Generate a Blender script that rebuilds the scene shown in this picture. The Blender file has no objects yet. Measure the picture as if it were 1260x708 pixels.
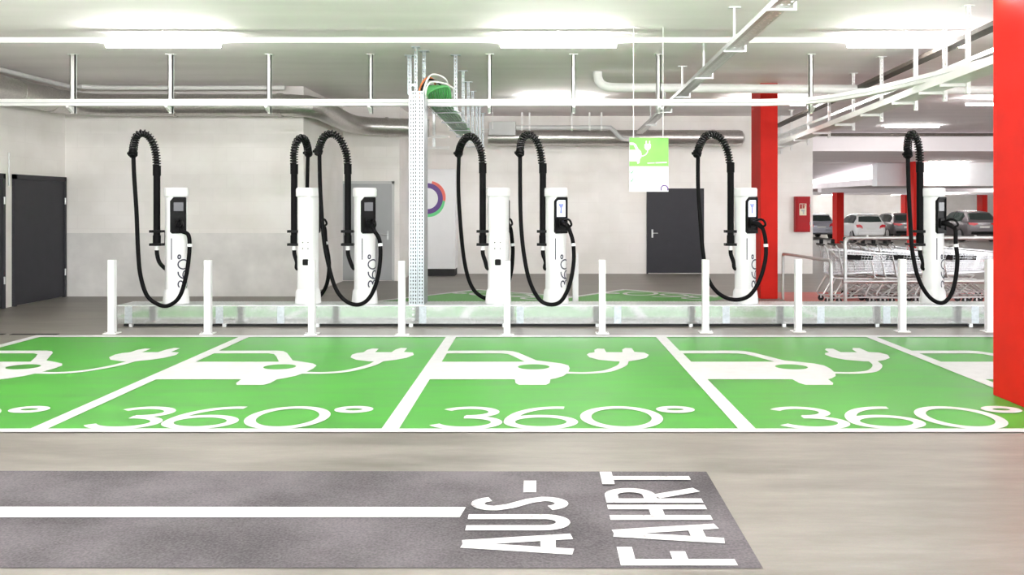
import bpy, bmesh, math, random
from mathutils import Vector, Matrix
random.seed(7)
PI = math.pi
SC = bpy.context.scene
COL = SC.collection
F, CX, CY, H = 1100.0, 662.0, 253.0, 1.68      # focal length in px (1260 wide), vanishing point, eye height
CEIL = 3.88

def P(u, v, d):
    return Vector(((u - CX) * d / F, d, H + (CY - v) * d / F))
def G(u, v):                                    # a pixel on the floor
    d = H * F / (v - CY)
    return ((u - CX) * d / F, d)

# ------------------------------------------------------------------ materials
def newmat(name):
    m = bpy.data.materials.new(name); m.use_nodes = True
    nt = m.node_tree
    return m, nt, nt.nodes['Principled BSDF']
def mat(name, col, rough=0.5, metal=0.0, var=0.06, scale=6.0, emit=None, es=0, bump=0.0, stretch=(1, 1, 1), spec=0.5, vrough=0.0):
    m, nt, b = newmat(name)
    b.inputs['Roughness'].default_value = rough
    b.inputs['Metallic'].default_value = metal
    b.inputs['Specular IOR Level'].default_value = spec
    b.inputs['Base Color'].default_value = (*col, 1)
    if var > 0:
        tc = nt.nodes.new('ShaderNodeTexCoord'); mp = nt.nodes.new('ShaderNodeMapping')
        mp.inputs['Scale'].default_value = stretch
        n = nt.nodes.new('ShaderNodeTexNoise'); n.inputs['Scale'].default_value = scale; n.inputs['Detail'].default_value = 5
        r = nt.nodes.new('ShaderNodeValToRGB')
        r.color_ramp.elements[0].position = 0.3; r.color_ramp.elements[1].position = 0.7
        r.color_ramp.elements[0].color = (*[max(0, c * (1 - var)) for c in col], 1)
        r.color_ramp.elements[1].color = (*[min(1, c * (1 + var)) for c in col], 1)
        L = nt.links.new
        L(tc.outputs['Object'], mp.inputs['Vector']); L(mp.outputs['Vector'], n.inputs['Vector'])
        L(n.outputs['Fac'], r.inputs['Fac']); L(r.outputs['Color'], b.inputs['Base Color'])
        if bump:
            bp = nt.nodes.new('ShaderNodeBump'); bp.inputs['Strength'].default_value = bump; bp.inputs['Distance'].default_value = 0.01
            L(n.outputs['Fac'], bp.inputs['Height']); L(bp.outputs['Normal'], b.inputs['Normal'])
        if vrough:
            mr = nt.nodes.new('ShaderNodeMapRange')
            mr.inputs['To Min'].default_value = rough - vrough; mr.inputs['To Max'].default_value = rough + vrough
            L(n.outputs['Fac'], mr.inputs['Value']); L(mr.outputs['Result'], b.inputs['Roughness'])
    if emit:
        b.inputs['Emission Color'].default_value = (*emit, 1); b.inputs['Emission Strength'].default_value = es
    return m

def floor_mat():
    m, nt, b = newmat('polished_concrete'); L = nt.links.new
    tc = nt.nodes.new('ShaderNodeTexCoord')
    mp = nt.nodes.new('ShaderNodeMapping'); mp.inputs['Scale'].default_value = (0.35, 1.6, 1)
    n1 = nt.nodes.new('ShaderNodeTexNoise'); n1.inputs['Scale'].default_value = 1.9; n1.inputs['Detail'].default_value = 10; n1.inputs['Roughness'].default_value = .7
    n2 = nt.nodes.new('ShaderNodeTexNoise'); n2.inputs['Scale'].default_value = 90; n2.inputs['Detail'].default_value = 3
    r = nt.nodes.new('ShaderNodeValToRGB'); e = r.color_ramp.elements
    e[0].position = .3; e[0].color = (.150, .137, .118, 1); e[1].position = .72; e[1].color = (.345, .32, .288, 1)
    mx = nt.nodes.new('ShaderNodeMix'); mx.data_type = 'RGBA'; mx.blend_type = 'MULTIPLY'; mx.inputs['Factor'].default_value = .25
    L(tc.outputs['Object'], mp.inputs['Vector']); L(mp.outputs['Vector'], n1.inputs['Vector']); L(tc.outputs['Object'], n2.inputs['Vector'])
    L(n1.outputs['Fac'], r.inputs['Fac']); L(r.outputs['Color'], mx.inputs['A']); L(n2.outputs['Color'], mx.inputs['B'])
    L(mx.outputs['Result'], b.inputs['Base Color'])
    b.inputs['Roughness'].default_value = .42
    mr = nt.nodes.new('ShaderNodeMapRange'); mr.inputs['To Min'].default_value = .3; mr.inputs['To Max'].default_value = .6
    L(n1.outputs['Fac'], mr.inputs['Value']); L(mr.outputs['Result'], b.inputs['Roughness'])
    return m

def wall_mat(name, col, band=None):
    """painted blockwork; band = (height, colour) of a grubby unpainted plinth"""
    m, nt, b = newmat(name); L = nt.links.new
    tc = nt.nodes.new('ShaderNodeTexCoord'); sep = nt.nodes.new('ShaderNodeSeparateXYZ'); cmb = nt.nodes.new('ShaderNodeCombineXYZ')
    add = nt.nodes.new('ShaderNodeMath'); add.operation = 'ADD'
    L(tc.outputs['Object'], sep.inputs[0]); L(sep.outputs['X'], add.inputs[0]); L(sep.outputs['Y'], add.inputs[1])
    L(add.outputs[0], cmb.inputs['X']); L(sep.outputs['Z'], cmb.inputs['Y'])
    br = nt.nodes.new('ShaderNodeTexBrick'); br.inputs['Scale'].default_value = 1
    br.inputs['Brick Width'].default_value = .5; br.inputs['Row Height'].default_value = .25; br.inputs['Mortar Size'].default_value = .006
    br.inputs['Color1'].default_value = (*col, 1); br.inputs['Color2'].default_value = (*[c * .97 for c in col], 1); br.inputs['Mortar'].default_value = (*[c * .955 for c in col], 1)
    L(cmb.outputs[0], br.inputs['Vector'])
    n = nt.nodes.new('ShaderNodeTexNoise'); n.inputs['Scale'].default_value = 1.3; n.inputs['Detail'].default_value = 8
    L(tc.outputs['Object'], n.inputs['Vector'])
    mx = nt.nodes.new('ShaderNodeMix'); mx.data_type = 'RGBA'; mx.blend_type = 'MULTIPLY'; mx.inputs['Factor'].default_value = .9
    r = nt.nodes.new('ShaderNodeValToRGB'); r.color_ramp.elements[0].position = .3; r.color_ramp.elements[0].color = (.9, .89, .87, 1); r.color_ramp.elements[1].position = .65; r.color_ramp.elements[1].color = (1, 1, 1, 1)
    L(n.outputs['Fac'], r.inputs['Fac']); L(br.outputs['Color'], mx.inputs['A']); L(r.outputs['Color'], mx.inputs['B'])
    out = mx.outputs['Result']
    if band:
        lt = nt.nodes.new('ShaderNodeMath'); lt.operation = 'LESS_THAN'; lt.inputs[1].default_value = band[0]
        L(sep.outputs['Z'], lt.inputs[0])
        n3 = nt.nodes.new('ShaderNodeTexNoise'); n3.inputs['Scale'].default_value = 2.2; n3.inputs['Detail'].default_value = 9
        L(tc.outputs['Object'], n3.inputs['Vector'])
        r3 = nt.nodes.new('ShaderNodeValToRGB'); r3.color_ramp.elements[0].position = .3; r3.color_ramp.elements[1].position = .7
        r3.color_ramp.elements[0].color = (*[c * .86 for c in band[1]], 1); r3.color_ramp.elements[1].color = (*[c * 1.1 for c in band[1]], 1)
        L(n3.outputs['Fac'], r3.inputs['Fac'])
        m2 = nt.nodes.new('ShaderNodeMix'); m2.data_type = 'RGBA'
        L(lt.outputs[0], m2.inputs['Factor']); L(out, m2.inputs['A']); L(r3.outputs['Color'], m2.inputs['B'])
        out = m2.outputs['Result']
    L(out, b.inputs['Base Color'])
    bp = nt.nodes.new('ShaderNodeBump'); bp.inputs['Strength'].default_value = .15; bp.inputs['Distance'].default_value = .004
    L(br.outputs['Fac'], bp.inputs['Height']); bp.invert = True; L(bp.outputs['Normal'], b.inputs['Normal'])
    b.inputs['Roughness'].default_value = .65
    return m

def asphalt_mat():
    m, nt, b = newmat('asphalt'); L = nt.links.new
    tc = nt.nodes.new('ShaderNodeTexCoord')
    n = nt.nodes.new('ShaderNodeTexNoise'); n.inputs['Scale'].default_value = 75; n.inputs['Detail'].default_value = 2
    n2 = nt.nodes.new('ShaderNodeTexNoise'); n2.inputs['Scale'].default_value = 1.2; n2.inputs['Detail'].default_value = 7
    L(tc.outputs['Object'], n.inputs['Vector']); L(tc.outputs['Object'], n2.inputs['Vector'])
    ad = nt.nodes.new('ShaderNodeMath'); ad.operation = 'MULTIPLY_ADD'; ad.inputs[1].default_value = .6
    L(n.outputs['Fac'], ad.inputs[0]); L(n2.outputs['Fac'], ad.inputs[2])
    r = nt.nodes.new('ShaderNodeValToRGB'); e = r.color_ramp.elements
    e[0].position = .6; e[0].color = (.036, .031, .036, 1); e[1].position = 1.0; e[1].color = (.15, .135, .147, 1)
    L(ad.outputs[0], r.inputs['Fac']); L(r.outputs['Color'], b.inputs['Base Color'])
    bp = nt.nodes.new('ShaderNodeBump'); bp.inputs['Strength'].default_value = .5; bp.inputs['Distance'].default_value = .004
    L(n.outputs['Fac'], bp.inputs['Height']); L(bp.outputs['Normal'], b.inputs['Normal'])
    b.inputs['Roughness'].default_value = .7
    return m

def worn_mat():
    m, nt, b = newmat('worn_white_paint'); L = nt.links.new
    tc = nt.nodes.new('ShaderNodeTexCoord'); n = nt.nodes.new('ShaderNodeTexNoise'); n.inputs['Scale'].default_value = 9; n.inputs['Detail'].default_value = 9; n.inputs['Roughness'].default_value = .75
    r = nt.nodes.new('ShaderNodeValToRGB'); e = r.color_ramp.elements
    e[0].position = .33; e[0].color = (.22, .2, .2, 1); e[1].position = .42; e[1].color = (.66, .655, .66, 1)
    L(tc.outputs['Object'], n.inputs['Vector']); L(n.outputs['Fac'], r.inputs['Fac']); L(r.outputs['Color'], b.inputs['Base Color'])
    b.inputs['Roughness'].default_value = .6
    return m

def galv_mat(name, col, rough):
    m, nt, b = newmat(name); L = nt.links.new
    tc = nt.nodes.new('ShaderNodeTexCoord'); v = nt.nodes.new('ShaderNodeTexVoronoi'); v.inputs['Scale'].default_value = 38
    L(tc.outputs['Object'], v.inputs['Vector'])
    r = nt.nodes.new('ShaderNodeValToRGB'); r.color_ramp.elements[0].color = (*[c * .86 for c in col], 1); r.color_ramp.elements[1].color = (*[min(1, c * 1.1) for c in col], 1)
    L(v.outputs['Color'], r.inputs['Fac']); L(r.outputs['Color'], b.inputs['Base Color'])
    b.inputs['Metallic'].default_value = .85; b.inputs['Roughness'].default_value = rough
    return m

M = dict(
    floor=floor_mat(), asphalt=asphalt_mat(),
    ceiling=mat('painted_concrete_ceiling', (.94, .885, .905), .75, var=.05, scale=.8, stretch=(.4, 2.5, 1)),
    wall=wall_mat('white_block_wall', (.90, .875, .85)),
    wall_band=wall_mat('white_block_wall_grey_plinth', (.90, .875, .85), (1.17, (.70, .685, .665))),
    green=mat('green_floor_paint', (.058, .315, .030), .45, var=.16, scale=3.2, stretch=(.3, 1.6, 1), vrough=.08),
    white_paint=mat('white_floor_paint', (.64, .64, .65), .5, var=.05, scale=8),
    worn_paint=worn_mat(),
    red_floor=mat('red_floor_paint', (.50, .10, .08), .5, var=.1, scale=3),
    red=mat('red_column_paint', (.56, .011, .005), .6, var=.07, scale=3, spec=.2),
    white=mat('white_powder_coat', (.75, .75, .765), .35, var=.015, scale=5),
    whitem=mat('white_metal', (.82, .82, .81), .4, var=.03, scale=7),
    galv=galv_mat('galvanised_steel', (.74, .77, .77), .38),
    galvb=galv_mat('bright_galvanised_sheet', (.80, .83, .83), .30),
    sheet=galv_mat('platform_sheet_steel', (.62, .64, .64), .11),
    cover=galv_mat('perforated_cover_steel', (.46, .50, .53), .42),
    spring=mat('black_spring_steel', (.006, .006, .007), .25, var=.1, scale=9, spec=.55),
    duct=galv_mat('spiral_duct_steel', (.52, .50, .48), .30),
    steel=mat('grey_tube_steel', (.52, .53, .53), .35, metal=.7, var=.06, scale=9),
    chrome=mat('chromed_wire', (.72, .73, .75), .25, metal=.85, var=.04, scale=20),
    brown=mat('dark_brown_tray', (.10, .082, .07), .6, var=.2, scale=12),  # even dark brown for the upper tray and a far pipe
    black=mat('black_rubber', (.003, .003, .0035), .55, var=.2, scale=20, spec=.09),
    blackp=mat('black_plastic', (.004, .004, .0045), .42, var=.15, scale=10, spec=.14),
    dark=mat('dark_gap', (.02, .02, .02), .8, var=.2, scale=8),
    door=mat('anthracite_door_paint', (.032, .032, .039), .55, var=.06, scale=4, spec=.3),
    doorg=mat('grey_steel_door', (.36, .37, .38), .45, var=.05, scale=2),
    greybox=mat('light_grey_plastic', (.55, .56, .56), .5, var=.03, scale=5),
    navy=mat('dark_navy_ink', (.02, .02, .05), .5, var=.1, scale=9),
    purple=mat('purple_ink', (.10, .035, .22), .45, var=.08, scale=5),
    lred=mat('coral_ink', (.75, .13, .10), .45, var=.05, scale=5),
    lgreen=mat('mint_ink', (.12, .58, .22), .45, var=.05, scale=5),
    lblue=mat('azure_ink', (.06, .35, .70), .45, var=.05, scale=5),
    signgreen=mat('sign_green', (.20, .52, .09), .45, var=.2, scale=2.5),
    greyink=mat('grey_ink', (.42, .45, .46), .6, var=.05, scale=5),
    screen=mat('grey_sheen_screen', (.03, .03, .035), .12, var=.1, scale=5, emit=(.35, .38, .42), es=.03),  # faint emission stands in for grey reflections on the glass
    screenon=mat('lit_screen', (.1, .1, .12), .12, var=.1, scale=5, emit=(.75, .82, 1.0), es=.85),
    screenblue=mat('lit_screen_blue', (.02, .03, .08), .12, var=.1, scale=5, emit=(.10, .13, .40), es=.6),
    tube=mat('fluorescent_tube', (.9, .9, .9), .5, var=0, emit=(1.0, .985, .955), es=46.0),
    fire=mat('fire_cabinet_red', (.36, .004, .008), .4, var=.06, scale=5, spec=.2),
    cream=mat('cream_sticker', (.72, .68, .52), .5, var=.04, scale=5),
    cgreen=mat('green_cable_sheath', (.08, .34, .10), .5, var=.15, scale=9),
    orange=mat('orange_cable_sheath', (.62, .17, .04), .5, var=.1, scale=9),
    carw=mat('white_car_paint', (.80, .80, .80), .2, var=.01, scale=3),
    cars=mat('silver_car_paint', (.50, .50, .56), .25, metal=.4, var=.03, scale=3),
    cargr=mat('grey_car_paint', (.19, .17, .18), .25, metal=.4, var=.03, scale=3),
    carb=mat('brown_grey_car_paint', (.21, .19, .20), .25, metal=.4, var=.03, scale=3),
    glass=mat('dark_car_glass', (.035, .05, .045), .06, var=.1, scale=3),
    tail=mat('red_tail_lamp', (.62, .02, .03), .2, var=.1, scale=12),
    rim=mat('alloy_rim', (.5, .5, .52), .3, metal=.7, var=.05, scale=9),
    plate=mat('number_plate', (.72, .72, .70), .5, var=.04, scale=12),
)

# ------------------------------------------------------------------ mesh builder
def crom(pts, n=8):
    pts = [Vector(p) for p in pts]; out = []
    for i in range(len(pts) - 1):
        p0 = pts[max(i - 1, 0)]; p1 = pts[i]; p2 = pts[i + 1]; p3 = pts[min(i + 2, len(pts) - 1)]
        for k in range(n):
            t = k / n
            out.append(.5 * ((2 * p1) + (p2 - p0) * t + (2 * p0 - 5 * p1 + 4 * p2 - p3) * t * t + (3 * p1 - p0 - 3 * p2 + p3) * t ** 3))
    out.append(pts[-1]); return out
def frames(pts):
    T = []
    for i in range(len(pts)):
        t = pts[min(i + 1, len(pts) - 1)] - pts[max(i - 1, 0)]
        T.append(t.normalized() if t.length > 1e-9 else Vector((0, 0, 1)))
    ref = Vector((0, 0, 1)) if abs(T[0].z) < .9 else Vector((1, 0, 0))
    nrm = (ref - T[0] * ref.dot(T[0])).normalized(); N = []
    for t in T:
        nrm = (nrm - t * nrm.dot(t)).normalized(); N.append(nrm.copy())
    return T, N

class MB:
    def __init__(s): s.v = []; s.f = []
    def add(s, vs, fs):
        o = len(s.v); s.v += [Vector(a) for a in vs]; s.f += [tuple(i + o for i in f) for f in fs]; return s
    def box(s, x0, x1, y0, y1, z0, z1):
        return s.add([(x0, y0, z0), (x1, y0, z0), (x1, y1, z0), (x0, y1, z0), (x0, y0, z1), (x1, y0, z1), (x1, y1, z1), (x0, y1, z1)],
                     [(3, 2, 1, 0), (4, 5, 6, 7), (0, 1, 5, 4), (1, 2, 6, 5), (2, 3, 7, 6), (3, 0, 4, 7)])
    def cbox(s, c, sz, R=None):
        hx, hy, hz = sz[0] / 2, sz[1] / 2, sz[2] / 2; c = Vector(c)
        vs = [Vector(p) for p in ((-hx, -hy, -hz), (hx, -hy, -hz), (hx, hy, -hz), (-hx, hy, -hz), (-hx, -hy, hz), (hx, -hy, hz), (hx, hy, hz), (-hx, hy, hz))]
        if R is not None: vs = [R @ v for v in vs]
        return s.add([c + v for v in vs], [(3, 2, 1, 0), (4, 5, 6, 7), (0, 1, 5, 4), (1, 2, 6, 5), (2, 3, 7, 6), (3, 0, 4, 7)])
    def bar(s, a, b, w, h):                      # rectangular bar between two points, w sideways, h along 'up'
        a = Vector(a); b = Vector(b); t = (b - a).normalized()
        up = Vector((0, 0, 1)) if abs(t.z) < .95 else Vector((0, 1, 0))
        x = t.cross(up).normalized(); y = x.cross(t).normalized()
        vs = [p + x * i * w / 2 + y * j * h / 2 for p in (a, b) for i, j in ((-1, -1), (1, -1), (1, 1), (-1, 1))]
        return s.add(vs, [(0, 1, 2, 3), (7, 6, 5, 4), (0, 4, 5, 1), (1, 5, 6, 2), (2, 6, 7, 3), (3, 7, 4, 0)])
    def tube(s, pts, r, n=10, cap=True):
        pts = [Vector(p) for p in pts]; T, N = frames(pts); vs = []; fs = []
        rr = r if isinstance(r, (list, tuple)) else [r] * len(pts)
        for p, t, nn, q in zip(pts, T, N, rr):
            bb = t.cross(nn)
            for k in range(n):
                a = 2 * PI * k / n; vs.append(p + (nn * math.cos(a) + bb * math.sin(a)) * q)
        for i in range(len(pts) - 1):
            for k in range(n):
                k2 = (k + 1) % n; fs.append((i * n + k, i * n + k2, (i + 1) * n + k2, (i + 1) * n + k))
        if cap:
            fs.append(tuple(range(n - 1, -1, -1))); fs.append(tuple((len(pts) - 1) * n + k for k in range(n)))
        return s.add(vs, fs)
    def cyl(s, a, b, r, n=16): return s.tube([a, b], r, n)
    def rings(s, rs, cap=True):                  # loft of equal-length rings
        n = len(rs[0]); vs = [p for r in rs for p in r]; fs = []
        for i in range(len(rs) - 1):
            for k in range(n):
                k2 = (k + 1) % n; fs.append((i * n + k, i * n + k2, (i + 1) * n + k2, (i + 1) * n + k))
        if cap:
            fs.append(tuple(range(n - 1, -1, -1))); fs.append(tuple((len(rs) - 1) * n + k for k in range(n)))
        return s.add(vs, fs)
    def prism(s, poly, fa, fb):                  # poly of 2-D points mapped by fa (front) and fb (back)
        return s.rings([[fa(*p) for p in poly], [fb(*p) for p in poly]])
    def ribbon(s, pts, w, mp, closed=False):     # flat stroke of a 2-D polyline
        n = len(pts); Lf = []; Rt = []
        for i in range(n):
            if closed: a = pts[(i - 1) % n]; b = pts[(i + 1) % n]
            else: a = pts[max(i - 1, 0)]; b = pts[min(i + 1, n - 1)]
            dx, dy = b[0] - a[0], b[1] - a[1]; l = math.hypot(dx, dy) or 1
            nx, ny = -dy / l * w / 2, dx / l * w / 2
            k = 1.0
            if (0 < i < n - 1) or closed:
                c = pts[i]; d1 = (c[0] - a[0], c[1] - a[1]); d2 = (b[0] - c[0], b[1] - c[1])
                l1 = math.hypot(*d1) or 1; l2 = math.hypot(*d2) or 1
                cs = max(-1, min(1, (d1[0] * d2[0] + d1[1] * d2[1]) / l1 / l2)); k = min(1.5, 1 / max(.3, math.cos(math.acos(cs) / 2)))
            Lf.append(mp(pts[i][0] + nx * k, pts[i][1] + ny * k)); Rt.append(mp(pts[i][0] - nx * k, pts[i][1] - ny * k))
        m = n if closed else n - 1
        return s.add(Rt + Lf, [(i, (i + 1) % n, n + (i + 1) % n, n + i) for i in range(m)])
    def poly(s, loops, mp):                      # filled polygon with holes
        bm = bmesh.new()
        es = []
        for lp in loops:
            vs = [bm.verts.new((p[0], p[1], 0)) for p in lp]
            es += [bm.edges.new((vs[i], vs[(i + 1) % len(vs)])) for i in range(len(vs))]
        bmesh.ops.triangle_fill(bm, use_beauty=True, use_dissolve=False, edges=es, normal=(0, 0, 1))
        bm.verts.index_update()
        s.add([mp(v.co.x, v.co.y) for v in bm.verts], [tuple(v.index for v in (f.verts if f.normal.z > 0 else reversed(f.verts))) for f in bm.faces])
        bm.free(); return s
    def perf(s, W, L, cols, pitch, hw, hl, mp, margin=.02):   # perforated sheet: width W, length L, real holes
        xs = [0]
        for c in cols: xs += [c - hw / 2, c + hw / 2]
        xs.append(W); ys = [0]; y = margin
        while y + hl < L - margin / 2: ys += [y, y + hl]; y += pitch
        ys.append(L); nx = len(xs)
        vs = [mp(x, y) for y in ys for x in xs]
        fs = [(j * nx + i, j * nx + i + 1, (j + 1) * nx + i + 1, (j + 1) * nx + i) for j in range(len(ys) - 1) for i in range(nx - 1) if not (i % 2 == 1 and j % 2 == 1)]
        return s.add(vs, fs)
    def build(s, name, m, parent=None, org=(0, 0, 0), bevel=0, smooth=True, ang=35, loc=None):
        org = Vector(org)
        me = bpy.data.meshes.new(name); me.from_pydata([v - org for v in s.v], [], s.f); me.update()
        bm = bmesh.new(); bm.from_mesh(me)
        if all(len(f.verts) for f in bm.faces) and s.recalc: bmesh.ops.recalc_face_normals(bm, faces=bm.faces)
        bm.to_mesh(me); bm.free()
        if smooth:
            me.polygons.foreach_set('use_smooth', [True] * len(me.polygons))
            try: me.set_sharp_from_angle(angle=math.radians(ang))
            except Exception: pass
        me.materials.append(M[m] if isinstance(m, str) else m)
        o = bpy.data.objects.new(name, me); COL.objects.link(o)
        if parent is not None: o.parent = parent
        if parent is None: o.location = org
        if bevel:
            b = o.modifiers.new('bevel', 'BEVEL'); b.width = bevel; b.segments = 2; b.limit_method = 'ANGLE'
        return o
    recalc = True

class FB(MB):                                    # flat layers: keep the winding
    recalc = False
    def __init__(s, lift=(0, 0, 0.0004)):
        super().__init__(); s.lift = Vector(lift); s.k = 0
    def add(s, vs, fs):
        o = s.lift * s.k; s.k += 1
        return super().add([Vector(v) + o for v in vs], fs)

def tag(o, label, cat, group=None):
    o['label'] = label; o['category'] = cat
    if group: o['group'] = group
    return o
def thing(name, loc, label, cat, group=None, rz=0):
    o = bpy.data.objects.new(name, None); COL.objects.link(o); o.location = loc; o.rotation_euler = (0, 0, rz)
    o.empty_display_size = .1
    return tag(o, label, cat, group)
def struct(o): o['kind'] = 'structure'; return o
def copy_tree(o, loc=None, rz=None, label=None, parent=None):
    c = o.copy(); COL.objects.link(c)
    if parent is not None: c.parent = parent
    if loc is not None: c.location = loc
    if rz is not None: c.rotation_euler = (0, 0, rz)
    if label: c['label'] = label
    for ch in list(o.children): copy_tree(ch, parent=c)
    return c

# ------------------------------------------------------------------ room shell
XL, W1, XJ, WD, XR2, W2, XE = -8.73, 16.5, -4.33, 19.87, -3.08, 22.0, 6.76
fl = FB()
ys = [(-40, 0), (28, 0), (50, -.3), (64, -.3)]  # runs far behind the camera to bounce daylight onto the ceiling
for (a, za), (b, zb) in zip(ys[:-1], ys[1:]):
    fl.add([(-30 if a < 0 else XL - 1, a, za), (34, a, za), (34, b, zb), (-30 if a < 0 else XL - 1, b, zb)], [(0, 1, 2, 3)])
FLOOR = struct(fl.build('floor', 'floor', smooth=False))
cl = MB(); cl.box(XL - .3, 34, -1.5, 27, CEIL, CEIL + .3)  # stops just behind the camera to let world light in
struct(cl.build('ceiling', 'ceiling', smooth=False))
w = MB(); w.box(XL - .25, XL, -1.5, W1 + .25, 0, CEIL); struct(w.build('wall_left', 'wall', smooth=False))
w = MB(); w.box(XL, XJ, W1, W1 + .25, 0, CEIL); struct(w.build('wall_back_left', 'wall_band', smooth=False))
w = MB(); w.box(XJ - .25, XJ, W1 + .25, WD + .25, 0, CEIL); struct(w.build('wall_recess_side', 'wall', smooth=False))
w = MB(); w.box(XJ, XR2, WD, WD + .25, 0, CEIL); struct(w.build('wall_recess', 'wall', smooth=False))
w = MB(); w.box(XR2 - .25, XR2, WD + .25, W2 + .25, 0, CEIL); struct(w.build('wall_recess_return', 'wall', smooth=False))
w = MB(); w.box(XR2, XE, W2, W2 + .3, 0, CEIL); struct(w.build('wall_back', 'wall', smooth=False))
# distant part of the garage
w = MB(); w.box(2, 34, 62, 62.3, -.4, 3.9); struct(w.build('wall_far', 'wall', smooth=False))
w = MB(); w.box(33.7, 34, 20, 62, -.4, 3.9); struct(w.build('wall_far_right', 'wall', smooth=False))
w = MB(); w.box(2, 34, 27, 27.5, 3.32, CEIL + .3); w.box(2, 34, 27.5, 34, 3.32, 3.6)
struct(w.build('ceiling_step', 'ceiling', smooth=False))
w = MB(); w.box(12.9, 34, 34, 34.5, 2.42, 3.32)
struct(w.build('trim_1', 'white', smooth=False))
w = MB(); w.rings([[(2, 34, 3.3), (14.2, 34, 3.3), (14.2, 34, 3.6), (2, 34, 3.6)], [(2, 43, 2.78), (12.4, 43, 2.78), (12.4, 43, 3.6), (2, 43, 3.6)], [(2, 47, 2.78), (12.4, 47, 2.78), (12.4, 47, 3.6), (2, 47, 3.6)]])
w.box(12.9, 34, 34.5, 62, 2.46, 2.7); w.box(2, 12.9, 47, 62, 2.55, 2.8)
struct(w.build('ceiling_far', 'ceiling', smooth=False))
w = MB()
for y0 in (41, 50): w.box(13, 33.6, y0, y0 + .5, 2.28, 2.46)
struct(w.build('trim_2', 'ceiling', smooth=False))

# doors
def door(n, fr, leaf, m, handle=None, fm='greybox', hinges=()):
    b = MB(); b.box(*leaf); o = b.build('door_%d' % n, m, org=(leaf[0], leaf[2], 0), bevel=.004); struct(o)
    og = (leaf[0], leaf[2], 0)
    if fr:
        k = MB()
        for r in fr: k.box(*r)
        k.build('door_frame', fm, o, org=og)
    if handle:
        x, y, z, sgn = handle
        k = MB(); k.box(x - .02, x + .02, y - .012, y, z - .11, z + .09); k.tube([(x, y - .01, z), (x, y - .06, z), (x + sgn * .13, y - .06, z)], .011, 8)
        k.build('door_handle', 'steel', o, org=og)
    if hinges:
        k = MB()
        for h in hinges: k.cyl(h, (h[0], h[1], h[2] + .12), .014, 8)
        k.build('hinge', 'steel', o, org=og)
    return o
door(1, [(XL, XL + .05, 14.83, 14.9, 0, 2.2), (XL, XL + .05, 16.4, 16.46, 0, 2.2), (XL, XL + .05, 14.83, 16.46, 2.12, 2.2)], (XL, XL + .035, 14.9, 16.4, .01, 2.12), 'door', fm='door', hinges=[(XL + .06, 16.4, .4), (XL + .06, 16.4, 1.7)])
door(2, [(XL, XL + .05, 14.52, 14.58, 0, 2.2), (XL, XL + .05, 13.0, 14.58, 2.12, 2.2)], (XL, XL + .035, 13.0, 14.52, .01, 2.12), 'door', fm='door', hinges=[(XL + .06, 14.53, .4), (XL + .06, 14.53, 1.7)])
xa, xb = (422 - CX) * WD / F, (482.5 - CX) * WD / F
door(3, [(xa - .06, xa, WD - .04, WD, 0, 2.22), (xb, xb + .05, WD - .04, WD, 0, 2.22), (xa - .06, xb + .05, WD - .04, WD, 2.16, 2.22)], (xa, xb, WD - .03, WD, .02, 2.16), 'doorg', (xb - .09, WD - .03, 1.03, -1), fm='greybox')
xa, xb = (797.5 - CX) * W2 / F, (864 - CX) * W2 / F
door(4, [(xa - .04, xa, W2 - .03, W2, 0, 2.10), (xb, xb + .04, W2 - .03, W2, 0, 2.10), (xa - .04, xb + .04, W2 - .03, W2, 2.06, 2.10)], (xa, xb, W2 - .025, W2, .02, 2.06), 'door', (xa + .1, W2 - .025, 1.0, 1), fm='door')

# ------------------------------------------------------------------ floor markings (paint on the floor)
def zf(h): return lambda x, y: (x, y, h)
BX = [-6.40, -3.74, -1.107, 1.566, 4.24, 6.90]
YN, YF = 6.70, 11.42
def arc(cx, cy, rx, ry, a0, a1, n=22):
    return [(cx + rx * math.cos(math.radians(a0 + (a1 - a0) * i / n)), cy + ry * math.sin(math.radians(a0 + (a1 - a0) * i / n))) for i in range(n + 1)]
def glyph(ch):                                   # strokes in units of the glyph height: (points, closed), advance
    if ch == '3':
        return [(arc(.34, .745, .27, .205, 155, -95, 20), False), (arc(.33, .275, .33, .235, 95, -160, 24), False)], .76
    if ch == '6':
        return [(arc(.36, .30, .33, .25, 0, 360, 36)[:-1], True), (arc(.55, .30, .52, .65, 178, 82, 22), False)], .82
    if ch == '0':
        return [(arc(.40, .5, .38, .46, 0, 360, 44)[:-1], True)], .86
    return [(arc(.17, .86, .155, .11, 0, 360, 26)[:-1], True)], .36
def text360(mb, mp, h, sw, wide=1.0):
    x = 0
    for ch in '360o':
        st, adv = glyph(ch)
        for pts, c in st: mb.ribbon([((x + px * wide) * h, py * h) for px, py in pts], sw, mp, c)
        x += adv * wide
    return x * h
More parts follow.
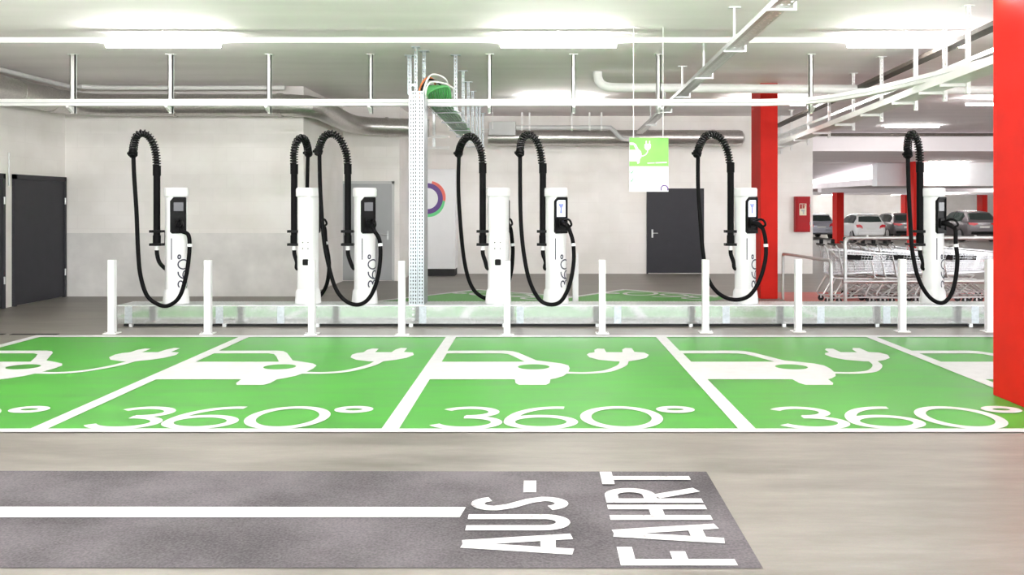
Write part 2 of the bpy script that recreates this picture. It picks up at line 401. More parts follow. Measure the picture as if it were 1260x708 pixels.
# car and plug outline, floor coordinates relative to the bay's left line
def Z(a, b): u, v = 400 + a / 3, 400 + b / 3; x, y = G(u, v); return (x - BX[2], y)
CAR = [Z(*p) for p in ((452, 97), (665, 97), (692, 99), (715, 105), (745, 118), (780, 133), (830, 139), (875, 145), (898, 152), (903, 163), (897, 178), (880, 191), (850, 200), (832, 203), (829, 217), (816, 224), (716, 224), (703, 217), (700, 203), (385, 203))]
CAR[0] = (.06, CAR[0][1]); CAR[-1] = (.06, CAR[-1][1])
CWIN = [Z(*p) for p in ((438, 107), (650, 107), (675, 110), (700, 120), (737, 138), (432, 138))]
CWIN[0] = (.075, CWIN[0][1]); CWIN[-1] = (.075, CWIN[-1][1])
cxl, cyl_ = Z(770, 157)
CLAMP = arc(cxl, cyl_, .165, .15, 0, 360, 26)[:-1]
PLUG = [Z(*p) for p in ((966, 112), (975, 106), (995, 103), (994, 94), (1006, 89), (1030, 90), (1038, 103), (1098, 103), (1097, 93), (1108, 87), (1132, 88), (1142, 102), (1178, 104), (1196, 113), (1186, 124), (1158, 131), (1118, 137), (1070, 137), (1010, 131), (976, 122))]
CABLE = [Z(*p) for p in ((893, 179), (960, 180), (1030, 175), (1070, 164), (1098, 150), (1104, 136))]
CABLE = [(p.x, p.y) for p in crom([(a, b, 0) for a, b in CABLE], 6)]
def symbol(mb, mp):
    mb.poly([CAR, CWIN, CLAMP], mp); mb.poly([PLUG], mp); mb.ribbon(CABLE, .095, mp)
places = ['far left bay, half cut by the frame', 'bay in front of the second and third posts', 'middle bay', 'bay under the hanging sign', 'bay half hidden by the near red column']
for i in range(5):
    b = FB(); b.poly([[(BX[i], YN), (BX[i + 1], YN), (BX[i + 1], YF), (BX[i], YF)]], zf(.003))
    bay = b.build('parking_bay', 'green', FLOOR, smooth=False)
    b = FB(); symbol(b, lambda x, y, i=i: (x + BX[i], y, .006)); b.build('car_and_plug_symbol', 'white_paint', bay, smooth=False)
    b = FB(); text360(b, lambda x, y, i=i: (x + BX[i] + .30, y + 6.69, .006), .74, .088, 1.0); b.build('number_lettering', 'white_paint', bay, smooth=False)
for x in BX:
    b = FB(); b.poly([[(x - .065, YN), (x + .065, YN), (x + .065, YF), (x - .065, YF)]], zf(.007)); b.build('bay_line', 'white_paint', FLOOR, smooth=False)
for y0, y1 in ((6.60, 6.70), (11.36, 11.52)):
    b = FB(); b.poly([[(BX[0] - .065, y0), (BX[5] + .065, y0), (BX[5] + .065, y1), (BX[0] - .065, y1)]], zf(.0075)); b.build('bay_line', 'white_paint', FLOOR, smooth=False)
# sawtooth bays on the other side of the platform
ux, uy, vx, vy = .8, -.6, -.6, -.8
for ax in (-1.2, 1.71):
    A = (ax, 17.77); wd = 2.33
    B = (A[0] + ux * wd, A[1] + uy * wd)
    t = (A[1] - 13.0) / .8; A2 = (A[0] + vx * t, 13.0); t = (B[1] - 13.0) / .8; B2 = (B[0] + vx * t, 13.0)
    b = FB(); b.poly([[A, A2, B2, B]], zf(.003)); bay = b.build('parking_bay', 'green', FLOOR, smooth=False)
    b = FB(); b.ribbon([A2, A], .13, zf(.007)); b.ribbon([(A[0] - ux * .06, A[1] - uy * .06), B], .13, zf(.0072)); b.build('bay_line', 'white_paint', bay, smooth=False)
    b = FB(); q = (B[0] + vx * .12, B[1] + vy * .12)
    text360(b, lambda x, y, q=q: (q[0] - ux * (x + .2) + vx * y, q[1] - uy * (x + .2) + vy * y, .006), .74, .085); b.build('number_lettering', 'white_paint', bay, smooth=False)
b = FB(); b.poly([[(4.35, 13.2), (9.4, 13.2), (9.4, 17.3), (4.35, 17.3)]], zf(.003)); b.build('red_floor_zone', 'red_floor', FLOOR, smooth=False)
b = FB(); b.poly([[(13.2, 26.2), (20, 26.2), (20, 27.8), (13.2, 27.8)]], zf(.003)); b.build('red_floor_zone', 'red_floor', FLOOR, smooth=False)
# exit lane
b = FB(); b.poly([[(-9.5, 4.15), (1.04, 4.13), (1.06, 5.63), (-9.5, 5.67)]], zf(.003)); lane = b.build('exit_lane_patch', 'asphalt', FLOOR, smooth=False)
b = FB(); b.poly([[(-9.5, 4.785), (-.42, 4.80), (-.40, 4.96), (-9.5, 4.985)]], zf(.006)); b.build('lane_line', 'white_paint', lane, smooth=False)
T_ = .075
def letter(ch, w, h):
    s = T_ / 2
    if ch == 'F': return [[(s, 0), (s, h)], [(0, h - s), (w, h - s)], [(0, h * .47), (w * .75, h * .47)]]
    if ch == 'A': return [[(s * .8, 0), (w / 2 - .012, h)], [(w - s * .8, 0), (w / 2 + .012, h)], [(w * .25, h * .22), (w * .75, h * .22)]]
    if ch == 'H': return [[(s, 0), (s, h)], [(w - s, 0), (w - s, h)], [(0, h * .52), (w, h * .52)]]
    if ch == 'T': return [[(w / 2, 0), (w / 2, h)], [(0, h - s), (w, h - s)]]
    if ch == 'R': return [[(s, 0), (s, h)], [(s, h - s)] + arc(w - s - .09, h * .73 + .001, .09, h * .27 - s, 90, -90, 14) + [(s, h * .46 + s)], [(w * .42, h * .46), (w - s * .8, 0)]]
    if ch == 'U': return [[(s, h)] + arc(w / 2, .14, w / 2 - s, .14 - s, 180, 360, 18) + [(w - s, h)]]
    if ch == 'S': return [arc(w / 2, h * .745, w / 2 - s, h * .255 - s, 20, 180, 14) + [(w * .3, h * .60), (w * .7, h * .40)] + arc(w / 2, h * .255, w / 2 - s, h * .255 - s, 0, -160, 14)]
    return [[(0, h * .40), (w, h * .40)]]
words = [(.93, [('F', 4.155, 4.38), ('A', 4.43, 4.69), ('H', 4.75, 4.99), ('R', 5.02, 5.28), ('T', 5.35, 5.60)]), (.17, [('A', 4.29, 4.55), ('U', 4.60, 4.84), ('S', 4.90, 5.13), ('-', 5.21, 5.43)])]
for x0, ls in words:
    b = FB()
    for ch, y0, y1 in ls:
        for st in letter(ch, y1 - y0, .545): b.ribbon(st, T_, lambda a, c, x0=x0, y0=y0: (x0 - c, y0 + a, .006))
    b.build('lettering', 'worn_paint', lane, smooth=False)
b = MB(); b.box(-9.6, -6.95, 11.60, 11.68, 0, .004); b.box(-6.86, -6.25, 11.60, 11.68, 0, .004)
tag(b.build('drain_slot', 'dark', smooth=False, org=(-7, 11.6, 0)), 'dark drain slot in the concrete left of the first white bollard', 'drain')

# ------------------------------------------------------------------ red columns
def column(x0, x1, y0, y1, z0, z1, label):
    b = MB(); b.box(x0, x1, y0, y1, z0, z1)
    o = b.build('red_column', 'red', org=((x0 + x1) / 2, (y0 + y1) / 2, z0), bevel=.008)
    tag(o, label, 'column', 'red concrete columns')
column(4.03, 4.33, 7.2, 7.92, 0, CEIL, 'huge red column nearest the camera at the edge of the green bays')
column(4.00, 4.31, 16.07, 16.77, 0, CEIL, 'red column beside the charging post next to the hanging sign')
column(15.05, 15.40, 45.0, 45.7, -.235, 2.8, 'far red column between the silver hatchback and the white hatchback')
column(14.0, 14.3, 33.3, 33.95, -.075, 3.33, 'far red column seen behind the hose of the rightmost charging post')
column(26.6, 26.9, 53.5, 54.2, -.3, 2.47, 'far red column rising behind the grey sport utility car')
column(22.6, 22.9, 55.0, 55.7, -.3, 2.47, 'short-looking far red column behind the grey estate car')

# ------------------------------------------------------------------ charging platform
PX0, PX1, PY0, PY1, PZ = (143 - CX) * 12.35 / F, 7.35, 12.35, 12.87, .30
plat = thing('charging_platform', (0, 12.6, 0), 'long low galvanised steel platform carrying the white charging posts', 'platform')
po = (0, 12.6, 0)
b = MB(); b.box(PX0, PX1, PY0, PY0 + .012, .045, PZ - .012); b.box(PX0, PX1, PY1 - .012, PY1, .045, PZ - .012)
b.box(PX0, PX0 + .012, PY0, PY1, .045, PZ - .012); b.box(PX1 - .012, PX1, PY0, PY1, .045, PZ - .012); b.build('side_sheet', 'sheet', plat, po, smooth=False)
b = MB(); b.box(PX0 - .004, PX1, PY0 - .006, PY1 + .006, PZ - .012, PZ - .002)
x = PX0 + .02
while x < PX1 - .05:                             # anti-slip ribs on the deck
    b.bar((x, PY0 + .02, PZ), (x + .03, PY1 - .02, PZ), .018, .006); x += .046
b.build('deck', 'galv', plat, po, smooth=False)
b = MB(); b.box(PX0 + .08, PX1, PY0 + .05, PY1 - .05, .006, .05); b.build('gap_filler', 'dark', plat, po, smooth=False)  # dark box stands in for the dark gap under the platform
for k in range(11):
    xx = PX0 + .2 + k * 1.29
    if xx < PX1:
        b = MB(); b.box(xx - .025, xx + .025, PY0 + .003, PY0 + .045, 0, .05); b.build('foot', 'galv', plat, po)
for u in (158, 270, 345.5, 520, 640, 760, 893.5, 1010, 1091, 1200):
    xx = (u - CX) * PY0 / F
    b = MB(); b.box(xx - .05, xx + .05, PY0 - .004, PY0, .05, PZ - .016); b.build('joint_plate', 'cover', plat, po, smooth=False)
for z in (.10, .17, .25):
    b = MB(); b.cyl(((508.5 - CX) * PY0 / F, PY0 - .018, z), ((508.5 - CX) * PY0 / F, PY0, z), .017, 8); b.build('bolt', 'steel', plat, po)

# ------------------------------------------------------------------ bollards
def bollard(u, d, h, label):
    x = (u - CX) * d / F
    t = thing('bollard', (x, d, 0), label, 'bollard', 'white bollards along the platform')
    b = MB(); b.box(-.043, .043, -.043, .043, .008, h); b.build('bollard_tube', 'white', t, bevel=.006)
    b = MB(); b.box(-.085, .085, -.085, .085, 0, .012); b.build('base_plate', 'whitem', t, bevel=.003)
    for sx in (-1, 1):
        b = MB(); b.cyl((sx * .066, -.05, .012), (sx * .066, -.05, .03), .012, 6); b.build('anchor_bolt', 'steel', t)
for u, d, l in [(138, 11.72, 'white bollard at the left end of the galvanised platform'),
                (256, 11.70, 'white bollard standing right of the leftmost charging post'),
                (384, 11.65, 'white bollard in front of the leftmost back-facing charging post'),
                (494.5, 11.55, 'white bollard just left of the perforated strut column'),
                (624, 11.55, 'white bollard in front of the back-facing post near the white cabinet'),
                (741, 11.72, 'white bollard standing alone below the left part of the hanging sign'),
                (868, 11.82, 'white bollard in front of the black door, left of a charging post'),
                (982, 11.9, 'white bollard in front of the short grey railing'),
                (1110, 11.9, 'white bollard in front of the trolleys, left of the rightmost charging post'),
                (1217, 11.9, 'white bollard beside the huge near red column')]:
    bollard(u, d, .965, l)
bollard(708, 13.4, .965, 'white bollard standing behind the platform next to a charging hose')

# ------------------------------------------------------------------ charging posts
def sring(a, b, n, N=56):
    out = []
    for k in range(N):
        t = -PI / 2 + 2 * PI * k / N; c, s = math.cos(t), math.sin(t)
        out.append((a * math.copysign(abs(c) ** (2 / n), c), b * math.copysign(abs(s) ** (2 / n), s)))
    return out
RA, RB, RN = .142, .122, 2.9
RING = sring(RA, RB, RN, 400)
ARC = [0.0]
for i in range(1, 201): ARC.append(ARC[-1] + math.hypot(RING[i][0] - RING[i - 1][0], RING[i][1] - RING[i - 1][1]))
def on_ring(s, off):
    sg = 1 if s >= 0 else -1; s = abs(s)
    i = max(0, next((k for k in range(1, 201) if ARC[k] >= s), 200) - 1)
    t = min(1, (s - ARC[i]) / max(1e-9, ARC[i + 1] - ARC[i]))
    x = RING[i][0] + (RING[i + 1][0] - RING[i][0]) * t; y = RING[i][1] + (RING[i + 1][1] - RING[i][1]) * t
    nx = math.copysign(abs(x / RA) ** (RN - 1) / RA, x); ny = math.copysign(abs(y / RB) ** (RN - 1) / RB, y); l = math.hypot(nx, ny) or 1
    return (sg * (x + nx / l * off), y + ny / l * off)

def charger(u, back, pole_u, arch, hose, screen, label):
    yc = 12.60
    root = Vector(((u - CX) * 12.55 / F, yc, PZ + .003))
    t = thing('charging_post', root, label, 'charger', 'white charging posts with black overhead hoses')
    th = math.radians(150 if back else 34)
    R = Matrix.Rotation(th, 3, 'Z'); nrm = R @ Vector((0, -1, 0))
    def loc(x, y, z): return R @ Vector((x, y, z))
    def ring(a, b_, z): return [loc(x, y, z) for x, y in sring(a, b_, RN)]
    b = MB(); b.rings([ring(RA, RB, .12), ring(RA, RB, 1.50)]); b.build('post_body', 'white', t)
    b = MB(); b.rings([ring(.172, .152, 0), ring(.172, .152, .03), ring(.160, .140, .17), ring(.148, .128, .20)]); b.build('base_skirt', 'white', t)
    b = MB(); b.rings([ring(.150, .130, 1.50), ring(.158, .138, 1.51), ring(.160, .140, 1.60), ring(.150, .130, 1.625)]); b.build('cap', 'white', t)
    # display panel in a black hooded recess
    out = [(-.085, .985), (.098, .985), (.105, .995), (.105, 1.485), (.095, 1.495), (-.06, 1.495), (-.105, 1.44), (-.105, 1.01)]
    inn = [(-.075, 1.03), (.088, 1.03), (.092, 1.035), (.092, 1.465), (.088, 1.47), (-.055, 1.47), (-.090, 1.43), (-.090, 1.04)]
    b = MB(); n = len(out)
    ys_ = (-.05, -.140)
    vs = [loc(x, ys_[0], z) for x, z in out] + [loc(x, ys_[1], z) for x, z in out] + [loc(x, ys_[1], z) for x, z in inn] + [loc(x, -.1245, z) for x, z in inn]
    fs = []
    for k in range(n):
        k2 = (k + 1) % n
        for r in range(3): fs.append((r * n + k, r * n + k2, (r + 1) * n + k2, (r + 1) * n + k))
    fs.append(tuple(3 * n + k for k in range(n))); fs.append(tuple(range(n)))
    b.add(vs, fs); pn = b.build('display_panel', 'blackp', t)
    b = MB(); b.prism([(-.070, 1.22), (.075, 1.22), (.075, 1.45), (-.045, 1.45), (-.070, 1.43)] if screen else [(-.060, 1.30), (.068, 1.30), (.068, 1.42), (-.060, 1.42)], lambda x, z: loc(x, -.128, z), lambda x, z: loc(x, -.1235, z))
    b.build('screen', 'screenon' if screen else 'screen', pn)
    if screen:
        b = MB(); b.prism([(-.05, 1.40), (.05, 1.40), (.015, 1.34), (.02, 1.265), (-.02, 1.265), (-.015, 1.34)], lambda x, z: loc(x, -.1300, z), lambda x, z: loc(x, -.127, z)); b.build('screen_picture', 'screenblue', pn)
    b = MB(); b.prism([(-.045, 1.06), (.05, 1.06), (.05, 1.2), (-.045, 1.2)], lambda x, z: loc(x, -.146, z), lambda x, z: loc(x, -.122, z)); b.build('plug_holster', 'blackp', pn, bevel=.006)
    # slot and lettering wrap round the face
    b = FB(); zs = (.62, .92)
    b.add([(*loc(*on_ring(s, .0015), z),) for z in zs for s in (-.088, -.080)] if False else [loc(*on_ring(s, .0015), z) for z in zs for s in (-.094, -.080)], [(0, 1, 3, 2)])
    b.build('light_slot', 'navy', t, smooth=False)
    b = FB(nrm * .0003); text360(b, lambda a, c: loc(*on_ring(.152 - c, .0015), .215 + a), .160, .018, 1.06); b.build('lettering', 'navy', t)
    if back:
        b = MB(); q = min((loc(x, y, 0) for x, y in RING), key=lambda p: p.y)
        def sy(x): return min((loc(a, c, 0) for a, c in RING), key=lambda p: abs(p.x - x) + (10 if p.y > 0 else 0)).y
        for sx in (-.045, .035):
            for z in (.775, .86): b.cyl((sx, sy(sx) - .006, z), (sx, sy(sx) + .006, z), .009, 8)
            for z in (.07, .11): b.cyl((.04, -.150, z), (.04, -.10, z), .007, 8)
        b.build('screw', 'dark', t)
        b = MB(); b.cbox((.0, sy(0) - .006, .585), (.085, .03, .085)); b.build('socket', 'blackp', t, bevel=.02)
    # pole with clamp, feeding the overhead hose
    dp = 12.60; px = (pole_u - CX) * dp / F
    pole_top = arch[0][1]; zt = H + (CY - pole_top) * dp / F
    b = MB(); b.cyl((px, dp, 1.11), (px, dp, zt), .046, 18); b.cyl((px, dp, zt - .13), (px, dp, zt + .01), .054, 18); b.cyl((px, dp, 1.14), (px, dp, 1.26), .053, 18)
    pl = b.build('hose_pole', 'black', t, root)
    b = MB()
    for z in (1.13, 1.315):
        b.box(px - .085, px + .085, dp - .06, dp + .06, z - .018, z + .018)
    b.box(px + .07, root.x - .05, dp - .02, dp + .02, 1.115, 1.135); b.box(px + .07, root.x - .05, dp - .02, dp + .02, 1.305, 1.325)
    b.tube([(px + .08, dp - .05, 1.135), (px + .135, dp - .05, 1.135), (px + .135, dp - .05, 1.31), (px + .08, dp - .05, 1.31)], .008, 6)
    b.build('clamp', 'blackp', pl, root)
    b = MB(); b.cyl((px, dp, 1.05), (px, dp, 1.112), .03, 12); b.build('hose_fitting', 'whitem', pl, root)
    ex = root.x - .125
    b = MB(); b.tube(crom([(px, dp, 1.07), (px + .004, dp, .99), (px + .04, dp - .01, .88), (ex - .03, dp - .02, .80), (ex + .03, dp - .02, .775)], 6), .029, 10); b.build('feed_hose', 'black', t, root)
    # arch with coil spring
    sgn = 1 if back else -1
    d1 = 12.98 if back else 12.42
    A = []
    for i, (a, c) in enumerate(arch):
        k = i / (len(arch) - 1); A.append(P(a, c, dp + (d1 - dp) * k * k))
    pa = crom(A, 10)
    b = MB(); b.tube(pa, .034, 12); ah = b.build('hose_arch', 'black', t, root)
    T, N = frames(pa); L = [0]
    for i in range(1, len(pa)): L.append(L[-1] + (pa[i] - pa[i - 1]).length)
    turns = L[-1] / .037; hp = []; ns = int(turns * 14); j = 0
    for k in range(ns + 1):
        s = L[-1] * k / ns
        while j < len(L) - 2 and L[j + 1] < s: j += 1
        q = (s - L[j]) / max(1e-9, L[j + 1] - L[j]); p = pa[j].lerp(pa[j + 1], q); nn = N[j].lerp(N[j + 1], q).normalized(); tt = T[j].lerp(T[j + 1], q).normalized()
        a = 2 * PI * turns * k / ns; hp.append(p + (nn * math.cos(a) + tt.cross(nn) * math.sin(a)) * .049)
    b = MB(); b.tube(hp, .0095, 6); b.build('coil_spring', 'spring', ah, root)
    e, e0 = pa[-1], pa[-1] + (pa[-1] - pa[-4]).normalized() * .11
    b = MB(); b.tube([e, e.lerp(e0, .3), e.lerp(e0, .31), e.lerp(e0, .75), e.lerp(e0, .76), e0], [.05, .05, .062, .062, .045, .04], 14)
    b.tube([e.lerp(e0, .5), e.lerp(e0, .5) + Vector((-.075, 0, .0))], .018, 8); b.build('collar', 'blackp', t, root)
    # plug and cable
    C0 = root + loc(.0, -.135, 1.13)
    E = C0 + nrm * .17 + Vector((0, 0, -.055))
    b = MB(); b.tube([C0 - nrm * .02, C0 + nrm * .03, C0 + nrm * .06 + Vector((0, 0, .0)), C0 + nrm * .13 + Vector((0, 0, -.03)), E], [.034, .036, .042, .036, .032], 14)
    b.tube(crom([C0 + nrm * .05 + Vector((0, 0, .03)), C0 + nrm * .13 + Vector((0, 0, .055)), C0 + nrm * .20 + Vector((0, 0, .04)), C0 + nrm * .235 + Vector((0, 0, -.02)), E + Vector((0, 0, .0))], 6), .0155, 8)
    b.build('charging_plug', 'blackp', t, root)
    pts = [e]; m = max(range(len(hose)), key=lambda k: hose[k][1]); low = 13.0 if back else 12.255
    for i, (a, c) in enumerate(hose):
        if i <= m: k = min(1, (i + 1) / (m * .75)); d = d1 + (low - d1) * k
        else: k = max(0, (i - m * 1.0) / (len(hose) - m)) ** 2; d = low + (E.y - low) * k
        pts.append(P(a, c, d))
    pts += [E + nrm * .03 + Vector((0, 0, -.05)), E]
    ph = crom(pts, 8)
    b = MB(); b.tube(ph, .028, 12); ho = b.build('charging_cable', 'black', t, root)
    bi = min(range(len(ph) // 2, len(ph)), key=lambda k: abs(ph[k].z - (C0.z - .33)))
    b = MB(); b.tube([ph[bi], ph[bi] + (ph[bi + 1] - ph[bi]).normalized() * .04], .033, 12); b.build('cable_marker', 'white', ho, root)
    return t

charger(215, 0, 193, [(193, 205), (192, 190), (188, 175), (181, 166), (174, 164), (168, 168), (165, 178), (164, 185)],
        [(165, 215), (168, 262), (170, 310), (173, 340), (181, 364), (195, 375), (208, 376), (221, 365), (229, 340), (233, 310), (232, 290)], 0,
        'leftmost white charging post with a black hose, its screen to the front')
charger(448, 0, 428, [(428, 203), (426, 188), (420, 174), (412, 166), (404, 165), (397, 171), (393, 182)],
        [(394, 230), (398, 290), (404, 325), (413, 355), (426, 371), (442, 375), (455, 366), (464, 345), (468, 318), (467, 296)], 0,
        'front-facing white charging post in front of the grey metal door')
charger(684, 0, 668, [(667, 202), (665, 187), (660, 173), (652, 166), (645, 168), (641, 176), (640, 184)],
        [(640, 225), (641, 275), (645, 315), (652, 347), (664, 369), (678, 375), (691, 370), (701, 350), (706, 322), (705, 298)], 1,
        'front-facing white charging post with a lit screen just left of the lone rear bollard')
charger(918, 0, 899, [(898, 201), (895, 186), (888, 172), (878, 166), (868, 168), (862, 177), (859, 185)],
        [(859, 230), (862, 275), (865, 310), (871, 342), (884, 361), (903, 369), (922, 364), (935, 344), (942, 318), (942, 297)], 1,
        'white charging post with lit screen beside the middle red column')
charger(1150, 0, 1132, [(1132, 201), (1131, 186), (1128, 172), (1123, 165), (1119, 168), (1117, 178), (1117, 186)],
        [(1118, 230), (1120, 272), (1123, 312), (1131, 345), (1144, 366), (1159, 373), (1170, 363), (1176, 342), (1178, 318), (1176, 300)], 0,
        'rightmost white charging post, standing in front of the trolleys')
charger(378, 1, 362, [(362, 203), (362, 188), (365, 175), (370, 170), (375, 172), (378, 180), (379, 186)],
        [(378, 230), (377, 275), (377, 320), (378, 350), (384, 366), (393, 365), (402, 350), (405, 325), (401, 298)], 0,
        'leftmost back-facing white post with black socket, partly behind a bollard')
charger(613, 1, 594, [(594, 202), (592, 186), (586, 173), (579, 168), (572, 171), (567, 179), (565, 186)],
        [(564, 230), (567, 282), (572, 325), (580, 352), (592, 365), (606, 368), (619, 360), (628, 340), (631, 312), (630, 295)], 0,
        'back-facing white post with square black socket near the white cabinet')

# ------------------------------------------------------------------ strut column with perforated covers
sx0, sx1, syf = (503 - CX) * 12.4 / F, (521.5 - CX) * 12.4 / F, 12.40
so = ((sx0 + sx1) / 2, 12.6, PZ)
st = thing('strut_column', so, 'tall galvanised perforated strut column rising from the platform to the ceiling', 'column')
zt = 3.27
b = FB(); wf = (sx1 - sx0) * .40
for xs0 in (sx0, sx1 - wf):
    b.perf(wf, zt - PZ, [wf * .32, wf * .72], .050, .014, .024, lambda x, y, xs0=xs0: (xs0 + x, syf, PZ + y))
b.add([(sx1, syf, PZ), (sx1, 12.84, PZ), (sx1, 12.84, zt - .1), (sx1, syf, zt)], [(0, 1, 2, 3)])
b.add([(sx0, syf, PZ), (sx0, syf, zt), (sx0, 12.84, zt - .1), (sx0, 12.84, PZ)], [(0, 1, 2, 3)])
b.add([(sx0, 12.84, PZ), (sx0, 12.84, zt - .1), (sx1, 12.84, zt - .1), (sx1, 12.84, PZ)], [(0, 1, 2, 3)])
b.build('perforated_cover', 'cover', st, so, smooth=False)
def strut(mb, x, y, z0, z1, w=.041):             # slotted channel with the slots to the camera
    mb.perf(w, z1 - z0, [w / 2], .05, .013, .028, lambda a, c: (x - w / 2 + a, y - w / 2, z0 + c))
    for sx in (-1, 1):
        mb.perf(w, z1 - z0, [w / 2], .05, .013, .028, lambda a, c, sx=sx: (x + sx * w / 2, y - w / 2 + a, z0 + c))
    return mb
xm = (sx0 + sx1) / 2
b = strut(FB(), xm - .004, syf - .004, PZ, CEIL - .01, .044); b.box(xm - .06, xm + .05, syf - .05, syf + .05, CEIL - .012, CEIL); b.build('slotted_strut', 'cover', st, so, smooth=False)
b = strut(FB(), xm + .068, 12.72, 3.1, CEIL - .01, .044); b.box(xm + .0, xm + .14, 12.66, 12.78, CEIL - .012, CEIL); b.build('slotted_strut', 'cover', st, so, smooth=False)
b = MB(); b.box(sx0 + .015, sx1 - .015, syf + .06, 12.80, PZ + .01, zt - .12); b.build('dark_interior', 'dark', st, so)  # dark box stands in for the shaded inside behind the holes

# ------------------------------------------------------------------ trays and hangers
def prof_tray(name, pts, w, h, m, label, open_up=True, lip=.012, perf=False):
    pts = [Vector(p) for p in pts]; org = pts[0]
    b = MB(); prof = [(-w / 2, h), (-w / 2, 0), (w / 2, 0), (w / 2, h), (w / 2 - lip, h), (w / 2 - lip, .012), (-w / 2 + lip, .012), (-w / 2 + lip, h)]
    rs = []
    for i, p in enumerate(pts):
        t = (pts[min(i + 1, len(pts) - 1)] - pts[max(i - 1, 0)]); t.z = 0; t.normalize(); r = Vector((t.y, -t.x, 0))
        rs.append([p + r * a + Vector((0, 0, c)) for a, c in prof])
    b.rings(rs); return b.build(name, m, org=org), org
D1 = 12.9
zt1 = H + (CY - 130.5) * D1 / F
path = [(-9.3, D1, zt1), (-2, D1, zt1), (3.2, D1, zt1), (3.75, D1 - .15, zt1), (4.1, D1 - .55, zt1), (4.35, 11.6, zt1), (4.55, 10.4, zt1), (4.72, 9.0, zt1), (4.82, 8.1, zt1)]
tr = thing('cable_trunking', (-9.3, D1, zt1), 'long white cable trunking hung across the bay, bending forward on the right', 'trunking')
o, org = prof_tray('channel', path, .10, .095, 'whitem', '')
o.parent = tr; o.location = (0, 0, 0)
rd = MB()
rd.tube([(p[0] - (0 if i < 4 else .062), p[1] - (.056 if i < 5 else .02), p[2] + .04) for i, p in enumerate(path)], .006, 6); rd.build('groove_cord', 'greybox', tr, (-9.3, D1, zt1))
HANG = 'white hanger rods of the cable trunking'
for u, w_, l in [(86, .075, 'white trunking hanger nearest the left wall'), (207, .068, 'white trunking hanger above the leftmost charging post'), (329, .062, 'white trunking hanger over the back left wall, left of the duct bend'),
                 (455, .056, 'slim white trunking hanger left of the perforated strut column'), (602, .06, 'white trunking hanger right of the basket tray struts'), (706, .06, 'white trunking hanger between the basket tray and the hanging sign'),
                 (811, .06, 'white trunking hanger just above the hanging sign'), (1000, .058, 'white trunking hanger right of the middle red column')]:
    x = (u - CX) * D1 / F
    t = thing('hanger', (x, D1 + .07, CEIL), l, 'hanger', HANG)
    b = MB(); b.box(-w_ / 2, w_ / 2, -.0, .025, zt1 - .1 - CEIL, 0); b.box(-w_ / 2, -w_ / 2 + .012, 0, .05, zt1 - .1 - CEIL, 0); b.box(w_ / 2 - .012, w_ / 2, 0, .05, zt1 - .1 - CEIL, 0); b.build('hanger_rod', 'whitem', t)
    b = MB(); b.box(-w_ / 2 - .03, w_ / 2 + .03, -.03, .07, -.012, 0); b.build('ceiling_plate', 'whitem', t)
    b = MB(); b.rings([[(s, -.15, zt1 - CEIL - .028), (s, .0, zt1 - CEIL - .09), (s, .0, zt1 - CEIL - .003), (s, -.15, zt1 - CEIL - .003)] for s in (-.02, .02)]); b.build('bracket', 'whitem', t)

# lower white tray on the right and the brown tray above it, both running to the back wall
la, lb = Vector((5.82, W2 - .02, 3.07)), Vector((4.35, 7.6, 3.02))
t = thing('cable_tray', la, 'white cable tray running from the back wall towards the near red column', 'tray')
o, _ = prof_tray('channel', [la.lerp(lb, k / 6) for k in range(7)], .26, .085, 'whitem', ''); o.parent = t; o.location = (0, 0, 0)
ua, ub = Vector((5.86, W2 - .02, 3.60)), Vector((4.70, 6.5, 3.60))
o, _ = prof_tray('cable_tray', [ua.lerp(ub, k / 6) for k in range(7)], .16, .05, 'brown', '')
tag(o, 'brown cable tray close under the ceiling above the white tray', 'tray')
ma, mb_ = Vector((5.95, W2 - .02, 3.34)), Vector((4.86, 6.8, 3.36))
o, _ = prof_tray('cable_tray', [ma.lerp(mb_, k / 6) for k in range(7)], .2, .05, 'galv', '')
tag(o, 'narrow grey cable tray between the white tray and the brown tray', 'tray')
for k, (u, wn) in enumerate([(961, 'against the back wall beside the middle red column'), (974, 'second out from the back wall'), (995, 'third out from the back wall'), (1020, 'just right of the last white trunking hanger'), (1050, 'above the gap right of the red fire cabinet'), (1085, 'left of the rightmost charging hose'), (1127, 'above the rightmost charging hose'), (1162, 'where the two white trays meet'), (1192, 'closest to the near red column')]):
    # find the tray point that projects there
    lo = min((la.lerp(lb, i / 200) for i in range(201)), key=lambda p: abs(CX + (p.x + .15) * F / p.y - u)); x = lo.x + .15; y = min(lo.y, W2 - .06)
    b = strut(FB(), x, y, lo.z - .12, CEIL, .042)
    b.box(x - .30, x + .02, y + .002, y + .035, lo.z - .04, lo.z - .004); b.box(x - .06, x + .06, y - .04, y + .05, CEIL - .01, CEIL)
    o = b.build('tray_hanger', 'whitem', org=(x, y, CEIL), smooth=False)
    tag(o, 'slotted hanger of the angled trays, %s' % wn, 'hanger', 'slotted hangers of the angled cable trays')

# green-cabled basket tray from the strut column to the back wall
bz = 3.12; bxa, bxb, bya, byb = -1.42, -1.54, 12.95, W2 - .03
def bx(y): return bxa + (bxb - bxa) * (y - bya) / (byb - bya)
t = thing('basket_tray', (bxa, bya, bz), 'wire basket tray full of green cables running to the back wall', 'tray')
b = MB(); HW = .185
for k in range(9):
    o_ = -HW + k * HW / 4; b.bar((bx(bya) + o_, bya, bz), (bx(byb) + o_, byb, bz), .005, .005)
for s in (-1, 1):
    for zz in (.03, .06): b.bar((bx(bya) + s * HW, bya, bz + zz), (bx(byb) + s * HW, byb, bz + zz), .006, .006)
y = bya
while y < byb:
    b.bar((bx(y) - HW, y, bz - .005), (bx(y) + HW, y, bz - .005), .006, .006)
    for s in (-1, 1): b.bar((bx(y) + s * HW, y, bz), (bx(y) + s * HW, y, bz + .06), .005, .005)
    y += .45
